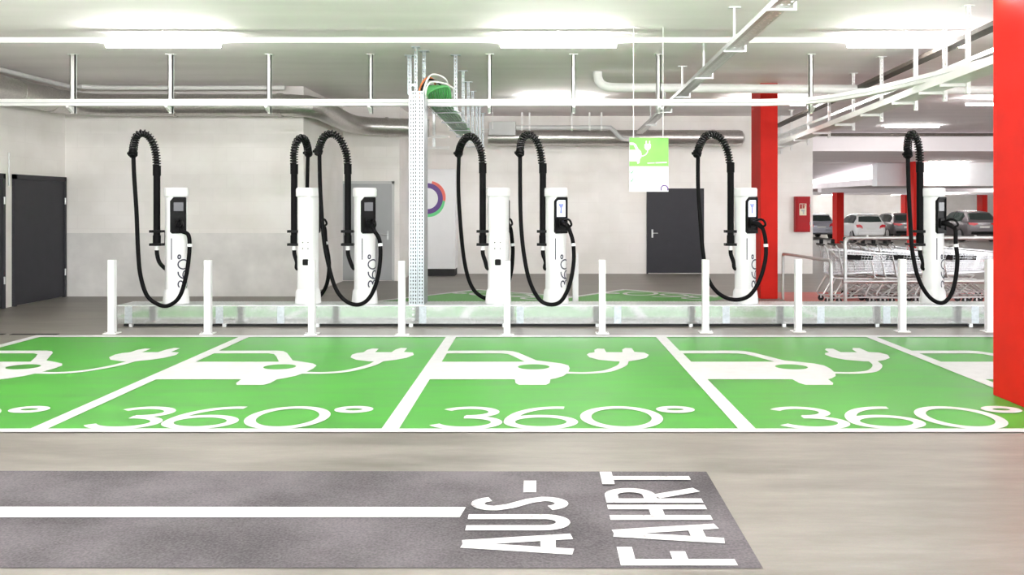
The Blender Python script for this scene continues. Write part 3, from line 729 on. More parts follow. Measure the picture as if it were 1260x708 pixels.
b.build('wire_basket', 'chrome', t, (bxa, bya, bz), smooth=False)
y = bya + .8
while y < byb:
    b = MB(); b.box(bx(y) - HW - .02, bx(y) + HW + .06, y - .016, y + .016, bz - .022, bz - .008); b.build('support_arm', 'cover', t, (bxa, bya, bz)); y += 1.6
for k in range(9):
    o_ = -.155 + k * .0385
    yend = 18.2 + (k % 3) * .5
    pts = [(xm + .02 + k * .004, 12.70, 3.05), (xm + .05 + k * .01, 12.68, 3.28), (bx(13) + o_ * .9 - .02, 12.76, 3.38), (bx(13.1) + o_, 13.0, 3.22), (bx(13.4) + o_, 13.4, bz + .026), (bx(16) + o_, 16, bz + .026), (bx(yend) + o_, yend, bz + .026)]
    b = MB(); b.tube(crom(pts, 6), .0185, 8); o = b.build('power_cable', 'cgreen', org=pts[0])
    tag(o, 'green power cable lying side by side with others in the wire basket tray', 'cable', 'green cables in the basket tray')
for k, (m, wn, zz) in enumerate([('orange', 'orange cable arching from the strut column into the basket tray', 3.50), ('black', 'black cable arching over from the strut column beside the orange one', 3.47), ('whitem', 'outer white cable arching from the strut column into the basket tray', 3.54), ('whitem', 'inner white cable looping low from the strut column to the basket tray', 3.44)]):
    o_ = -.13 + k * .085
    pts = [(xm + .01 + k * .028, 12.62, 3.05), (xm + .02 + k * .03, 12.62, 3.33), (xm + .12 + k * .03, 12.70, zz), (bx(13) + o_ + .06, 12.95, zz - .06), (bx(13.4) + o_, 13.3, bz + .075), (bx(15) + o_, 15, bz + .064)]
    b = MB(); b.tube(crom(pts, 8), .014, 8); o = b.build('power_cable', m, org=pts[0]); tag(o, wn, 'cable', 'cables arching out of the strut column')
for k, (y, wn) in enumerate([(13.05, 'nearest the strut column'), (14.6, 'second from the strut column'), (15.9, 'third from the strut column'), (17.2, 'fourth from the strut column'), (18.6, 'fifth from the strut column'), (19.9, 'second from the back wall'), (21.3, 'nearest the back wall')]):
    x = bx(y) + HW + .035
    b = strut(FB(), x, y, bz - .06, CEIL, .045); b.box(x - .07, x + .07, y - .05, y + .05, CEIL - .012, CEIL)
    tag(b.build('tray_hanger', 'cover', org=(x, y, CEIL), smooth=False), 'slotted galvanised hanger along the basket tray, %s' % wn, 'hanger', 'slotted hangers of the basket tray')
x = (503 - CX) * 13.0 / F
b = strut(FB(), x, 13.1, 3.30, CEIL, .06); b.box(x - .07, x + .07, 13.05, 13.15, CEIL - .012, CEIL); b.box(x, x + .1, 13.06, 13.1, 3.42, 3.46)
tag(b.build('strut_bracket', 'cover', org=(x, 13.1, CEIL), smooth=False), 'short slotted ceiling strut just left of the tall strut column', 'bracket')

# overhead perforated tray running towards the camera
ta, tb = Vector((2.46, W2 - .02, 3.40)), Vector((2.06, 5.2, 3.40))
t = thing('perforated_tray', ta, 'grey perforated cable tray running overhead from the back wall to the camera', 'tray')
Lt = (tb - ta).length; dv = (tb - ta).normalized(); rv = Vector((-dv.y, dv.x, 0)).normalized()
b = FB(); wt = .12
b.perf(wt, Lt, [.03, .09], .11, .018, .03, lambda a, c: ta + dv * c + rv * (wt / 2 - a) + Vector((0, 0, 0)))
for s in (-1, 1):
    q0 = ta + rv * s * wt / 2; q1 = tb + rv * s * wt / 2
    b.add([q0, q1, q1 + Vector((0, 0, .06)), q0 + Vector((0, 0, .06))], [(0, 1, 2, 3)])
b.build('tray_sheet', 'galv', t, ta, smooth=False)
b = MB(); b.bar(ta - rv * .088 + Vector((0, 0, .02)), tb - rv * .088 + Vector((0, 0, .02)), .045, .05); b.build('side_rail', 'steel', t, ta)
LC = [(7.8, 'nearest the camera'), (9.9, 'second nearest the camera, above the light strip'), (12.0, 'in front of the white trunking'), (14.1, 'above the white pipe'), (16.4, 'behind the white pipe'), (19.0, 'closest to the back wall')]
for y, wn in LC:
    k = (y - ta.y) / (tb.y - ta.y); p = ta.lerp(tb, k); p = Vector((p.x, p.y, 3.40))
    b = MB(); b.bar(p - Vector((.115, 0, .012)), p + Vector((.13, 0, -.012)), .035, .018)
    b.box(p.x + .11, p.x + .13, y - .02, y + .02, 3.38, 3.47); b.box(p.x - .01, p.x + .015, y - .0, y + .02, 3.40, CEIL)
    b.box(p.x - .06, p.x + .07, y - .03, y + .03, CEIL - .014, CEIL)
    tag(b.build('tray_bracket', 'galv', org=(p.x, y, CEIL)), 'hanging bracket of the overhead perforated tray, %s' % wn, 'bracket', 'brackets of the overhead perforated tray')

# ------------------------------------------------------------------ ducts and pipes
pts = [(-8.38, 9, 3.5), (-8.38, 15.4, 3.5), (-8.3, 15.85, 3.5), (-8.0, 16.1, 3.5), (-7.6, 16.18, 3.5), (-4.5, 16.18, 3.5), (-4.2, 16.3, 3.49), (-4.05, 16.6, 3.47), (-4.02, 18.7, 3.43), (-3.95, 19.2, 3.42), (-3.7, 19.5, 3.41), (-3.3, 19.6, 3.40), (-2.4, 19.65, 3.38)]
t = thing('ventilation_duct', (-8.0, 16.1, 3.5), 'round spiral ventilation duct following the left wall and the recess', 'duct')
b = MB(); b.tube(pts, [.21] * 3 + [.2] * 10, 24); b.build('duct_pipe', 'duct', t, (-8, 16.1, 3.5))
for p, q in (((-8.38, 14.3, 3.5), (-8.38, 14.42, 3.5)), ((-8.38, 15.3, 3.5), (-8.38, 15.38, 3.5)), ((-6.6, 16.18, 3.5), (-6.54, 16.18, 3.5)), ((-4.7, 16.18, 3.5), (-4.62, 16.18, 3.5)), ((-3.35, 19.59, 3.4), (-3.28, 19.6, 3.4))):
    b = MB(); b.cyl(p, q, .22, 24); b.build('duct_joint', 'duct', t, (-8, 16.1, 3.5))
t = thing('ventilation_duct', (-.9, 21.6, 3.3), 'round steel ventilation duct along the back wall behind the hanging sign', 'duct')
b = MB(); b.tube([(-1.2, 21.62, 3.32), (4.85, 21.62, 3.32), (4.93, 21.62, 3.32), (4.98, 21.62, 3.32)], [.19, .19, .17, .10], 24); b.build('duct_pipe', 'duct', t, (-.9, 21.6, 3.3))
for x in (.9, 2.6, 4.2):
    b = MB(); b.cyl((x, 21.62, 3.32), (x + .07, 21.62, 3.32), .2, 24); b.build('duct_joint', 'duct', t, (-.9, 21.6, 3.3))
def pipe(name, pts, r, m, label, n=12):
    b = MB(); b.tube(pts, r, n); return tag(b.build(name, m, org=pts[0]), label, 'pipe')
pipe('pipe', crom([(-8.45, 9, 3.82), (-8.45, 15.6, 3.82), (-8.2, 16.1, 3.82), (-7.6, 16.25, 3.82), (-4.6, 16.25, 3.82)], 4), .042, 'whitem', 'thin white pipe above the spiral duct on the left wall')
d = 14.7
wp = crom([(.98, d, CEIL), (.98, d, 3.80), (1.02, d, 3.70), (1.13, d, 3.635), (1.3, d, 3.62)], 5) + [Vector((9.5, d, 3.56))]
pipe('drain_pipe', wp, .075, 'whitem', 'white drain pipe dropping from the ceiling and running right', 16)
pipe('pipe', [(6.9, 26.7, 3.80), (20, 26.7, 3.80)], .045, 'brown', 'dark thin pipe under the ceiling across the distant garage')
b = MB(); b.box(0, .63, -.12, .06, -.16, .16); t = thing('junction_box', (-1.16, 21.2, 3.50), 'grey cable junction box by the back wall right of the basket tray', 'box')
b.build('box_body', 'greybox', t, bevel=.01); b = MB(); b.box(.08, .10, -.14, -.12, -.02, .38); b.build('strap', 'whitem', t)
b = MB(); b.box(-.2, 0, -.03, 0, -.03, .0); b.box(-.2, 0, -.03, 0, -.09, -.06); b.build('cable_stub', 'whitem', t)
t = thing('conduit', (-.5, 21.15, 3.52), 'grey conduit with clips running right from the junction box', 'conduit')
b = MB(); b.tube(crom([(-.02, 0, 0), (2.0, 0, 0), (2.25, 0, -.03), (2.5, .02, -.26), (2.9, .02, -.27)], 5), .055, 10); b.build('conduit_pipe', 'greybox', t)
for xx in (.12, .3, 1.3, 1.72, 2.0):
    b = MB(); b.cyl((xx - .02, 0, 0), (xx + .02, 0, 0), .075, 10); b.box(xx - .02, xx + .02, -.02, .02, .05, .36); b.build('conduit_clip', 'whitem', t)
t = thing('rail_bracket', (-2.4, 20.6, 3.3), 'white double rail bracket under the basket tray beside the strut column', 'bracket')
b = MB(); b.box(-.35, .35, -.03, .03, -.06, .0); b.box(-.5, .35, -.03, .03, -.32, -.26); b.build('rail', 'whitem', t)
b = MB(); b.box(-.03, .03, .0, .06, -.32, CEIL - 3.3); b.build('drop_rod', 'galv', t)

# ------------------------------------------------------------------ ceiling lights
DL = 11.2
b = MB(); b.box(-8.72, 5.2, DL - .03, DL + .03, 3.715, 3.785)
for x in (-4.7, .25, 4.6): b.box(x - .012, x + .012, DL - .012, DL + .012, 3.785, CEIL)
tag(b.build('light_trunking', 'whitem', org=(0, DL, CEIL)), 'long white light trunking strip below the ceiling across the whole view', 'trunking')
def lamp(x0, x1, y, z, label, e='tube', vis=True):
    t = thing('ceiling_light', ((x0 + x1) / 2, y, z), label, 'ceiling light', 'fluorescent ceiling lights')
    og = ((x0 + x1) / 2, y, z)
    b = MB(); b.box(x0, x1, y - .02, y + .02, z - .014, z + .0); b.build('lamp_housing', 'whitem', t, og)
    b = MB(); b.cyl((x0 + .02, y, z - .034), (x1 - .02, y, z - .034), .022, 12); b.build('lamp_tube', e, t, og)
    return t
LX = [(-5.43, -3.96), (-.49, 1.0), (3.86, 5.38)]
for (a, c), l in zip(LX, ('fluorescent ceiling light above the leftmost charging post', 'fluorescent ceiling light in the middle of the long trunking strip', 'fluorescent ceiling light beside the near red column')):
    lamp(a, c, DL, 3.715, l)
for (a, c), l in zip(((-.4, 1.25), (3.9, 5.4), (8.6, 10.1), (13, 14.5)), ('rear ceiling light hidden behind the white trunking near the basket tray', 'rear ceiling light behind the middle red column', 'rear ceiling light over the trolleys', 'rear ceiling light right of the trolleys')):
    lamp(a, c, 18.0, CEIL - .13, l)
for y, z, wn in ((7.75, 3.56, 'above the green bays'), (4.3, 3.32, 'in front of the exit lettering'), (-1.2, 3.4, 'behind the camera position')):  # rows added out of view to brighten the bays and ceiling
    row = [(-5.43, -3.96, 'left'), (-.49, 1.0, 'centre'), (3.86, 5.38, 'right'), (8.6, 10.1, 'far right')]
    if y > 4: row += [(-7.9, -6.4, 'far left'), (-2.9, -1.4, 'left of centre'), (1.7, 3.2, 'right of centre')]
    for a, c, q in row:
        t = lamp(a, c, y, z, 'added unseen fill light %s, %s of its row' % (wn, q))
        b = MB()
        for xx in (a + .2, c - .2): b.cyl((xx, y, z), (xx, y, CEIL), .006, 6)
        b.build('suspension_rod', 'whitem', t, ((a + c) / 2, y, z))
for (a, c) in ((8.6, 10.1),): lamp(a, c, DL, CEIL - .005, 'ceiling light right of the near red column')
for x, y, z, wn in ((14.5, 33.2, 3.315, 'along the white beam by the rightmost charging hose'), (20, 31.0, 3.315, 'in front of the white beam'), (20.5, 40, 2.455, 'behind the white beam above the estate car'), (26, 40, 2.455, 'behind the white beam above the sport utility car'),
                    (19.0, 60, 2.44, 'close to the far wall beyond the white hatchback'), (23.5, 59.5, 2.44, 'close to the far wall beyond the estate car'), (28, 52, 2.44, 'over the sport utility car'), (24, 44.5, 2.44, 'in front of the estate car'), (17.5, 46, 2.44, 'in front of the white hatchback'), (15, 60, 2.44, 'close to the far wall beyond the silver hatchback'), (19.3, 55, 2.44, 'over the white hatchback'), (22, 49, 2.44, 'behind the rightmost hose'), (17, 57, 2.44, 'at the rear of the silver hatchback'), (27, 57, 2.44, 'at the far wall behind the sport utility car'), (9.5, 24.5, CEIL - .005, 'right of the end of the back wall'), (17, 22, CEIL - .005, 'beyond the trolleys'), (22, 29.5, 3.315, 'near the far right wall')):
    lamp(x, x + 1.5, y, z, 'distant ceiling or added fill light %s' % wn)  # visible tubes plus extra lamps added to brighten the far garage

# ------------------------------------------------------------------ hanging sign
ds = 11.0
s0, s1 = P(774.5, 236, ds), P(822.5, 169.5, ds); sw_, sh = s1.x - s0.x, s1.z - s0.z
t = thing('hanging_sign', (s0.x, ds, s0.z), 'green and white charging sign hung on two wires from the ceiling', 'sign')
b = MB(); b.box(0, sw_, 0, .008, 0, sh); b.build('sign_board', 'white', t)
gz = sh * .53
b = FB(); b.poly([[(0, sh - gz), (sw_, sh - gz), (sw_, sh), (0, sh)]], lambda x, z: (x, -.0015, z)); b.build('green_field', 'signgreen', t, smooth=False)
def smap(dy):
    k = sw_ / 48.0
    return lambda px, pz: ((px) * k, dy, sh - pz * k)
b = FB()
b.poly([[(0, 6), (5, 6.2), (8, 8), (11, 14), (14, 16.5), (15, 20), (14.5, 25), (13, 26), (12.5, 31), (10, 32.5), (9, 29), (0, 29)], [(0.3, 9), (5, 9), (8, 15), (.3, 15)]], smap(-.003))
b.poly([[(18.5, 8.5), (20, 7.5), (20, 4), (21.5, 4), (21.5, 7.5), (24, 7.5), (24, 4), (25.5, 4), (25.5, 7.5), (26.5, 8.5), (26, 13), (23.5, 15.5), (20.5, 15.5), (18.5, 12.5)]], smap(-.003))
b.ribbon([(22.3, 15), (22.2, 18), (20, 21), (17, 22.5), (14.5, 23)], 1.2, smap(-.003))
b.ribbon([(22, 31.5), (31, 31.2)], 1.2, smap(-.003)); b.ribbon([(32, 31.2), (46, 30.6)], 1.4, smap(-.003)); b.build('car_and_plug_symbol', 'white', t, smooth=False)
b = FB()
for z, xs_ in ((40, ((8, 14), (15, 22), (23, 34))), (43.2, ((8, 11), (12, 24), (25, 38))), (50.5, ((8, 18), (19, 30), (31, 40))), (54, ((8, 12), (13, 27), (28, 37)))):
    for a, c in xs_: b.ribbon([(a, z), (c, z)], .9, smap(-.003))
b.build('small_print', 'greyink', t, smooth=False)
b = FB()
for z in (42, 52): b.ribbon([(3 + 2.6 * math.cos(q * PI / 12), z + 2.8 * math.sin(q * PI / 12)) for q in range(24)], .5, smap(-.003), True); b.ribbon([(1.5, z + 1), (2.5, z + 1.8), (4.5, z - 1.2)], .9, smap(-.003))
b.build('tick_icon', 'lgreen', t, smooth=False)
b = FB(); b.ribbon([(43 + 4.2 * math.cos(math.radians(a)), 63 - 4.2 * math.sin(math.radians(a))) for a in range(-30, 211, 10)], 1.5, smap(-.003)); b.build('ring_logo', 'purple', t, smooth=False)
for u in (779.5, 816):
    xx = (u - CX) * ds / F - s0.x
    b = MB(); b.cyl((xx, .004, sh - .01), (xx, .004, CEIL - s0.z), .005, 6); b.build('hanging_wire', 'whitem', t)

# ------------------------------------------------------------------ white power cabinet with ring logo
cf = 21.25
x0, x1 = (504 - CX) * cf / F, (560.5 - CX) * cf / F
x0 = max(x0, XR2 + .02)
t = thing('power_cabinet', (x0, cf, 0), 'tall white power cabinet with a coloured ring, behind the strut column', 'cabinet')
cwid = x1 - x0
b = MB(); b.box(0, cwid, 0, .66, .17, 2.55); cb = b.build('cabinet_body', 'white', t, bevel=.01)
b = MB(); b.box(.02, cwid - .02, .02, .64, 0, .17); b.build('plinth', 'dark', t)
b = MB(); b.box(.06, cwid - .06, -.012, .0, .32, 2.40); b.build('cabinet_door', 'white', t, bevel=.006)
lc = ((526 - CX) * cf / F - x0, H + (CY - 244.5) * cf / F); k = cf / F
def ringp(cx_, cz_, r, a0, a1): return [(cx_ + r * math.cos(math.radians(a)), cz_ + r * math.sin(math.radians(a))) for a in range(a0, a1 + 1, 6)]
for m, dx, dz, r, a0, a1, w_, dy in (('lred', 2.2, 1.5, 17, -40, 80, 6.5, -.0135), ('lgreen', 1.2, -2.5, 17, -120, 0, 6.5, -.014), ('lblue', -2, -1.0, 16.5, 90, 260, 6.5, -.0145), ('purple', 0, 0, 16, 0, 354, 6.0, -.016)):
    b = FB(); b.ribbon(ringp(lc[0] + dx * k, lc[1] + dz * k, r * k, a0, a1), w_ * k, lambda a, c, dy=dy: (a, dy, c), closed=(m == 'purple')); b.build('ring_logo', m, t, smooth=False)

# ------------------------------------------------------------------ fire cabinet, switch box
f0, f1 = P(976.5, 285.5, W2), P(994.5, 242, W2)
t = thing('fire_cabinet', (f0.x, W2, f0.z), 'red fire hose cabinet on the white wall right of the middle column', 'cabinet')
fw, fh = f1.x - f0.x, f1.z - f0.z
b = MB(); b.box(0, fw, -.17, 0, 0, fh); b.build('cabinet_body', 'fire', t, bevel=.008)
b = MB(); b.box(.03, fw - .01, -.185, -.17, .03, fh - .03); dr = b.build('cabinet_door', 'fire', t, bevel=.004)
b = MB(); b.box(.09, .26, -.187, -.185, fh * .47, fh * .80); b.build('sticker', 'cream', dr)
b = FB(); mp = lambda a, c: (a, -.1885, c)
b.poly([[(.10, fh * .655), (.15, fh * .655), (.15, fh * .785), (.10, fh * .785)]], mp); b.ribbon([(.175, fh * .66), (.175, fh * .78), (.235, fh * .78)], .02, mp); b.ribbon([(.20, fh * .66), (.20, fh * .74), (.24, fh * .74)], .02, mp); b.build('sticker_symbol', 'fire', dr, smooth=False)
b = FB(); b.poly([[(.13, fh * .58), (.22, fh * .58), (.22, fh * .63), (.13, fh * .63)]], mp); b.ribbon([(.19, fh * .6), (.19, fh * .50)], .03, mp); b.build('sticker_mark', 'greyink', dr, smooth=False)
b = MB()
for z in (.2, .7): b.cyl((fw - .005, -.188, fh * z), (fw - .005, -.188, fh * z + .07), .015, 8)
b.build('hinge', 'steel', dr)
t = thing('switch_box', (XL, 14.1, 2.92), 'small grey switch box high on the left wall', 'switch')
b = MB(); b.box(0, .07, -.05, .11, -.09, .1); b.build('box_body', 'greybox', t, bevel=.008)
b = MB(); b.box(.07, .085, -.02, .08, -.06, .07); b.build('switch_lid', 'whitem', t, bevel=.006)
pipe('conduit', [(XL + .02, 14.72, 2.0), (XL + .02, 14.72, 2.55)], .012, 'steel', 'thin vertical conduit between the two dark doors on the left')

# ------------------------------------------------------------------ railings
def rail(name, lines, label, r=.024):
    o0 = lines[0][0]; t = thing(name, o0, label, 'railing')
    for i, (pn, ln) in enumerate([('rail_tube' if k == 0 else 'cross_tube', l) for k, l in enumerate(lines)]):
        b = MB(); b.tube(ln, r, 12); b.build(pn, 'steel', t, o0)
    return t
def bend(a, b_, c, r=.12):
    a, b_, c = Vector(a), Vector(b_), Vector(c); p = b_ + (a - b_).normalized() * r; q = b_ + (c - b_).normalized() * r
    return [p, p.lerp(b_, .55).lerp(b_.lerp(q, .1), .25), b_.lerp((p + q) / 2, .3), q.lerp(b_, .55).lerp(b_.lerp(p, .1), .25), q]
A, B = (4.37, 15.95, .82), (4.56, 13.9, .82)
rail('railing', [[(4.37, 15.95, 0)] + bend((4.37, 15.95, 0), A, B) + bend(A, B, (4.56, 13.9, 0)) + [(4.56, 13.9, 0)]], 'short grey tube railing beside the middle red column', .026)
dr_ = 14.5; x0 = (1040 - CX) * dr_ / F; zt_ = H - (293 - CY) * dr_ / F; zl = H - (346.5 - CY) * dr_ / F
rr = rail('trolley_barrier', [[(x0, dr_, 0)] + bend((x0, dr_, 0), (x0, dr_, zt_), (9, dr_, zt_), .14) + [(8.9, dr_, zt_)], [(x0 - .02, dr_ - .0, zl), (8.9, dr_, zl)]], 'grey tube barrier with two rails in front of the trolleys', .030)
b = MB(); b.cyl((x0 - .04, dr_, zl), (x0 + .16, dr_, zl), .04, 12); b.build('rail_sleeve', 'steel', rr, (x0, dr_, 0))
b = MB(); b.cyl((8.6, dr_, 0), (8.6, dr_, zt_), .03, 12); b.build('barrier_post', 'steel', rr, (x0, dr_, 0))
for u in (1067, 1200):
    xx = (u - CX) * dr_ / F
    b = MB(); b.tube([(xx - .2, dr_ + .5, zt_ - .18), (xx, dr_, zt_ - .0)], .008, 6); b.cyl((xx, dr_ - .0, zt_ - .02), (xx, dr_, zt_ + .045), .02, 8); b.build('chain_hook', 'steel', rr, (x0, dr_, 0))

# ------------------------------------------------------------------ shopping carts
def cart(loc, label):
    t = thing('shopping_cart', loc, label, 'shopping cart', 'wire shopping carts parked in the bay')
    # basket corners: rear (x small) to front, bottom to top
    def pt(a, c, s):                              # a 0 rear..1 front, c 0 bottom..1 top, s -1..1 across
        x = .08 + a * (.80 + .08 * c); hw = (.25 - .05 * a) * (.88 + .12 * c); z = (.50 + .05 * a) + c * (.42 - .12 * a)
        return Vector((x, s * hw, z))
    b = MB(); W_ = .0042
    for s in (-1, 1):
        for i in range(17): b.bar(pt(i / 16, 0, s), pt(i / 16, 1, s), W_, W_)
        for j in range(9): b.bar(pt(0, j / 8, s), pt(1, j / 8, s), .008 if j in (0, 8) else W_, .008 if j in (0, 8) else W_)
    for a in (0, 1):
        for i in range(9): b.bar(pt(a, 0, -1 + i / 4), pt(a, 1, -1 + i / 4), W_, W_)
        for j in range(7): b.bar(pt(a, j / 6, -1), pt(a, j / 6, 1), .007 if j in (0, 6) else W_, .007 if j in (0, 6) else W_)
    for i in range(11): b.bar(pt(i / 10, 0, -1), pt(i / 10, 0, 1), W_, W_)
    for i in range(9): b.bar(pt(0, 0, -1 + i / 4), pt(1, 0, -1 + i / 4), W_, W_)
    b.build('basket', 'chrome', t, smooth=False)
    b = MB()
    for s in (-1, 1):
        b.tube([(-.02, s * .26, 1.0), (.03, s * .26, .93), (.12, s * .25, .48), (.16, s * .25, .44), (.60, s * .2, .42)], .013, 8)
        b.tube([(.14, s * .25, .46), (-.03, s * .27, .16), (.0, s * .27, .11), (.1, s * .27, .10), (.85, s * .18, .12)], .014, 8)
        b.tube([(.62, s * .2, .42), (.22, s * .26, .12)], .012, 8); b.tube([(.36, s * .23, .43), (.80, s * .18, .13)], .012, 8)
    b.tube([(.85, -.18, .12), (.85, .18, .12)], .013, 8); b.tube([(.14, -.25, .46), (.14, .25, .46)], .012, 8)
    b.build('cart_frame', 'steel', t)
    b = MB(); b.tube([(-.02, -.27, 1.0), (-.02, .27, 1.0)], .021, 10); hd = b.build('handle', 'blackp', t)
    b = MB(); b.box(-.035, .02, -.05, .04, 1.015, 1.095); b.build('coin_lock', 'blackp', hd, bevel=.01)
    b = MB(); p = [pt(.02, 1, -.9) + Vector((.01, 0, -.02)), pt(.02, 1, .9) + Vector((.01, 0, -.02)), pt(.3, .45, .85), pt(.3, .45, -.85)]
    b.rings([p, [q + Vector((.012, 0, .012)) for q in p]]); b.build('child_seat_flap', 'greybox', t)
    q = [pt(a, c, -1) + Vector((0, -.006, 0)) for a, c in ((.28, .62), (.62, .62), (.62, .84), (.28, .84))]
    b = MB(); b.rings([q, [v + Vector((0, .004, 0)) for v in q]]); b.build('side_plate', 'blackp', t)
    for x, y in ((.04, -.26), (.04, .26), (.82, -.17), (.82, .17)):
        b = MB(); b.cyl((x, y - .014, .05), (x, y + .014, .05), .05, 14); wl = b.build('wheel', 'dark', t)
        b = MB(); b.box(x - .012, x + .012, y - .02, y + .02, .05, .12); b.build('caster_fork', 'steel', wl)
    return t
def cpos(u, d): return ((u - CX) * d / F, d, .004)
c0 = cart(cpos(1011, 15.5), 'shopping cart at the left end of the front row, next to the barrier post'); c0.rotation_euler = (0, 0, -.10)
for u, d, l in [(1025, 15.5, 'shopping cart nested as second from the left end of the front row'),
                (1062, 15.5, 'front-row shopping cart left of the bollard, first of the middle nest'), (1075, 15.5, 'front-row shopping cart, second of the middle nest behind the bollard'), (1089, 15.5, 'front-row shopping cart, innermost of the middle nest behind the bollard'),
                (1122, 15.5, 'front-row shopping cart just left of the rightmost charging post'), (1136, 15.5, 'front-row shopping cart directly behind the rightmost charging post'), (1150, 15.5, 'front-row shopping cart pointing right past the rightmost charging post'),
                (1040, 16.35, 'rear-row shopping cart at the left end of its row'), (1052, 16.35, 'rear-row shopping cart second from the left'), (1094, 16.35, 'rear-row shopping cart behind the middle nest'), (1150, 16.35, 'rear-row shopping cart behind the rightmost charging post')]:
    copy_tree(c0, cpos(u, d), -.10, l)

# ------------------------------------------------------------------ cars
def car(loc, paint, label, scale=1.0, kind='hatch', rz=0):
    t = thing('car', loc, label, 'car', 'cars parked in the distant garage', rz)
    if kind == 'hatch':
        S = [(0, .42, .70, .74, .66, .72, .66), (.06, .33, .80, .90, .76, .80, .74), (.16, .27, .90, 1.02, .80, .84, .75), (.42, .24, .94, 1.40, .83, .86, .60), (.60, .22, .94, 1.47, .84, .87, .585), (1.5, .20, .93, 1.52, .85, .87, .59), (2.05, .20, .92, 1.46, .85, .87, .58), (2.85, .20, .90, 1.00, .85, .86, .70), (3.6, .22, .80, .88, .83, .82, .64), (3.92, .30, .66, .70, .76, .74, .55), (4.0, .38, .58, .60, .66, .64, .48)]
        wheels = (.62, 3.15); wr = .31; gl = (2, 4); sd = (3, 6)
    elif kind == 'suv':
        S = [(0, .50, .82, .86, .74, .80, .72), (.06, .38, .92, 1.04, .84, .88, .78), (.18, .32, 1.02, 1.14, .88, .92, .78), (.72, .28, 1.06, 1.56, .90, .94, .62), (.95, .26, 1.06, 1.61, .92, .95, .61), (1.8, .25, 1.03, 1.67, .92, .94, .63), (2.5, .25, 1.02, 1.60, .92, .94, .62), (3.35, .25, 1.0, 1.10, .92, .93, .74), (4.2, .28, .92, .99, .90, .90, .70), (4.6, .36, .76, .80, .82, .80, .6), (4.7, .45, .66, .68, .72, .7, .52)]
        wheels = (.85, 3.75); wr = .37; gl = (2, 4); sd = (3, 6)
    else:
        S = [(0, .44, .74, .78, .70, .76, .70), (.06, .34, .84, .95, .80, .84, .76), (.16, .28, .92, 1.04, .84, .88, .76), (.55, .25, .95, 1.40, .86, .89, .62), (.80, .23, .95, 1.47, .87, .90, .60), (1.8, .22, .94, 1.50, .87, .90, .60), (2.5, .22, .93, 1.45, .87, .90, .59), (3.3, .22, .91, 1.0, .87, .88, .72), (4.1, .24, .80, .88, .85, .84, .66), (4.45, .32, .66, .70, .78, .76, .56), (4.55, .4, .58, .6, .68, .66, .5)]
        wheels = (.80, 3.55); wr = .33; gl = (2, 4); sd = (3, 6)
    S = [tuple(q * scale for q in r) for r in S]
    def sec(r):
        y, zb, zm, zt, wl, wm, wt = r
        zmid = (zb + zm) / 2
        half = [(wl * .9, zb), (wl, zb + .06 * scale), (wm * 1.0, zmid), (wm, zm - .04 * scale), (wm * .985, zm), (wt + (wm - wt) * .12, zt - (zt - zm) * .16), (wt, zt - .02 * scale), (wt * .75, zt)]
        return [Vector((x, y, z)) for x, z in half] + [Vector((-x, y, z)) for x, z in reversed(half)]
    rs = [sec(r) for r in S]
    b = MB(); b.rings(rs); b.build('car_body', paint, t, ang=28)
    # glass: rear window and side windows lie just proud of the body
    A, B = rs[gl[0]], rs[gl[1] - 1]; n = len(A)
    def mix(p, q, k): return p.lerp(q, k)
    lo_l, lo_r = mix(A[6], A[9], .06), mix(A[9], A[6], .06); hi_l, hi_r = mix(B[6], B[9], .04), mix(B[9], B[6], .04)
    off = Vector((0, -.020, .012)); q = [mix(lo_l, hi_l, .14) + off, mix(lo_r, hi_r, .14) + off, mix(lo_r, hi_r, .92) + off, mix(lo_l, hi_l, .92) + off]
    mdl = (q[0] + q[1]) / 2 + Vector((0, -.025, -.02)); mdt = (q[2] + q[3]) / 2 + Vector((0, -.02, .02))
    b = MB(); q6 = [q[0], mdl, q[1], q[2], mdt, q[3]]; b.rings([q6, [v + Vector((0, .03, 0)) for v in q6]]); b.build('rear_window', 'glass', t)
    for s in (0, 1):
        for i0, i1, k0, k1 in ((sd[0], sd[0] + 1, -.3, .85), (sd[0] + 1, sd[0] + 2, .02, .95), (sd[0] + 2, sd[0] + 4, .03, .62)):
            def sp(i, jlo, jhi, f):
                r = rs[i]; a, c = (r[jlo], r[jhi]) if s == 0 else (r[n - 1 - jlo], r[n - 1 - jhi]); return a.lerp(c, f)
            if i1 == sd[0] + 4:
                loA, loB = sp(i0, 4, 6, .08), sp(i0 + 2, 4, 6, .08).lerp(sp(i0 + 1, 4, 6, .08), .25); hiA, hiB = sp(i0, 4, 6, .88), sp(i0 + 1, 4, 6, .86)
            else:
                loA, loB, hiA, hiB = sp(i0, 4, 6, .08), sp(i1, 4, 6, .08), sp(i0, 4, 6, .88 if i0 > sd[0] else .70), sp(i1, 4, 6, .88)
            oo = Vector((.014 if s == 0 else -.014, 0, .006))
            q = [loA.lerp(loB, max(0, k0)), loA.lerp(loB, k1 if i1 != sd[0] + 4 else 1), hiA.lerp(hiB, k1 if i1 != sd[0] + 4 else 1), hiA.lerp(hiB, max(0, k0))]
            b = MB(); b.rings([[v + oo for v in q], [v - oo * .6 for v in q]]); b.build('side_window', 'glass', t)
    sc = scale; zl = S[2][2]; wl_ = S[1][5]
    for s in (-1, 1):
        b = MB()
        if kind == 'hatch': pr = [(.46, -.20), (.60, -.22), (.78, -.14), (.80, .0), (.62, .02), (.50, -.06)]
        else: pr = [(.34, -.07), (.55, -.14), (.80, -.10), (.84, .02), (.60, .01), (.38, -.02)]
        pr = [(x * sc * s, zl + z * sc) for x, z in pr]
        b.prism(pr, lambda x, z: Vector((x, -.005 + abs(x) ** 6 * .12, z)), lambda x, z: Vector((x, .22, z))); b.build('tail_lamp', 'tail', t)
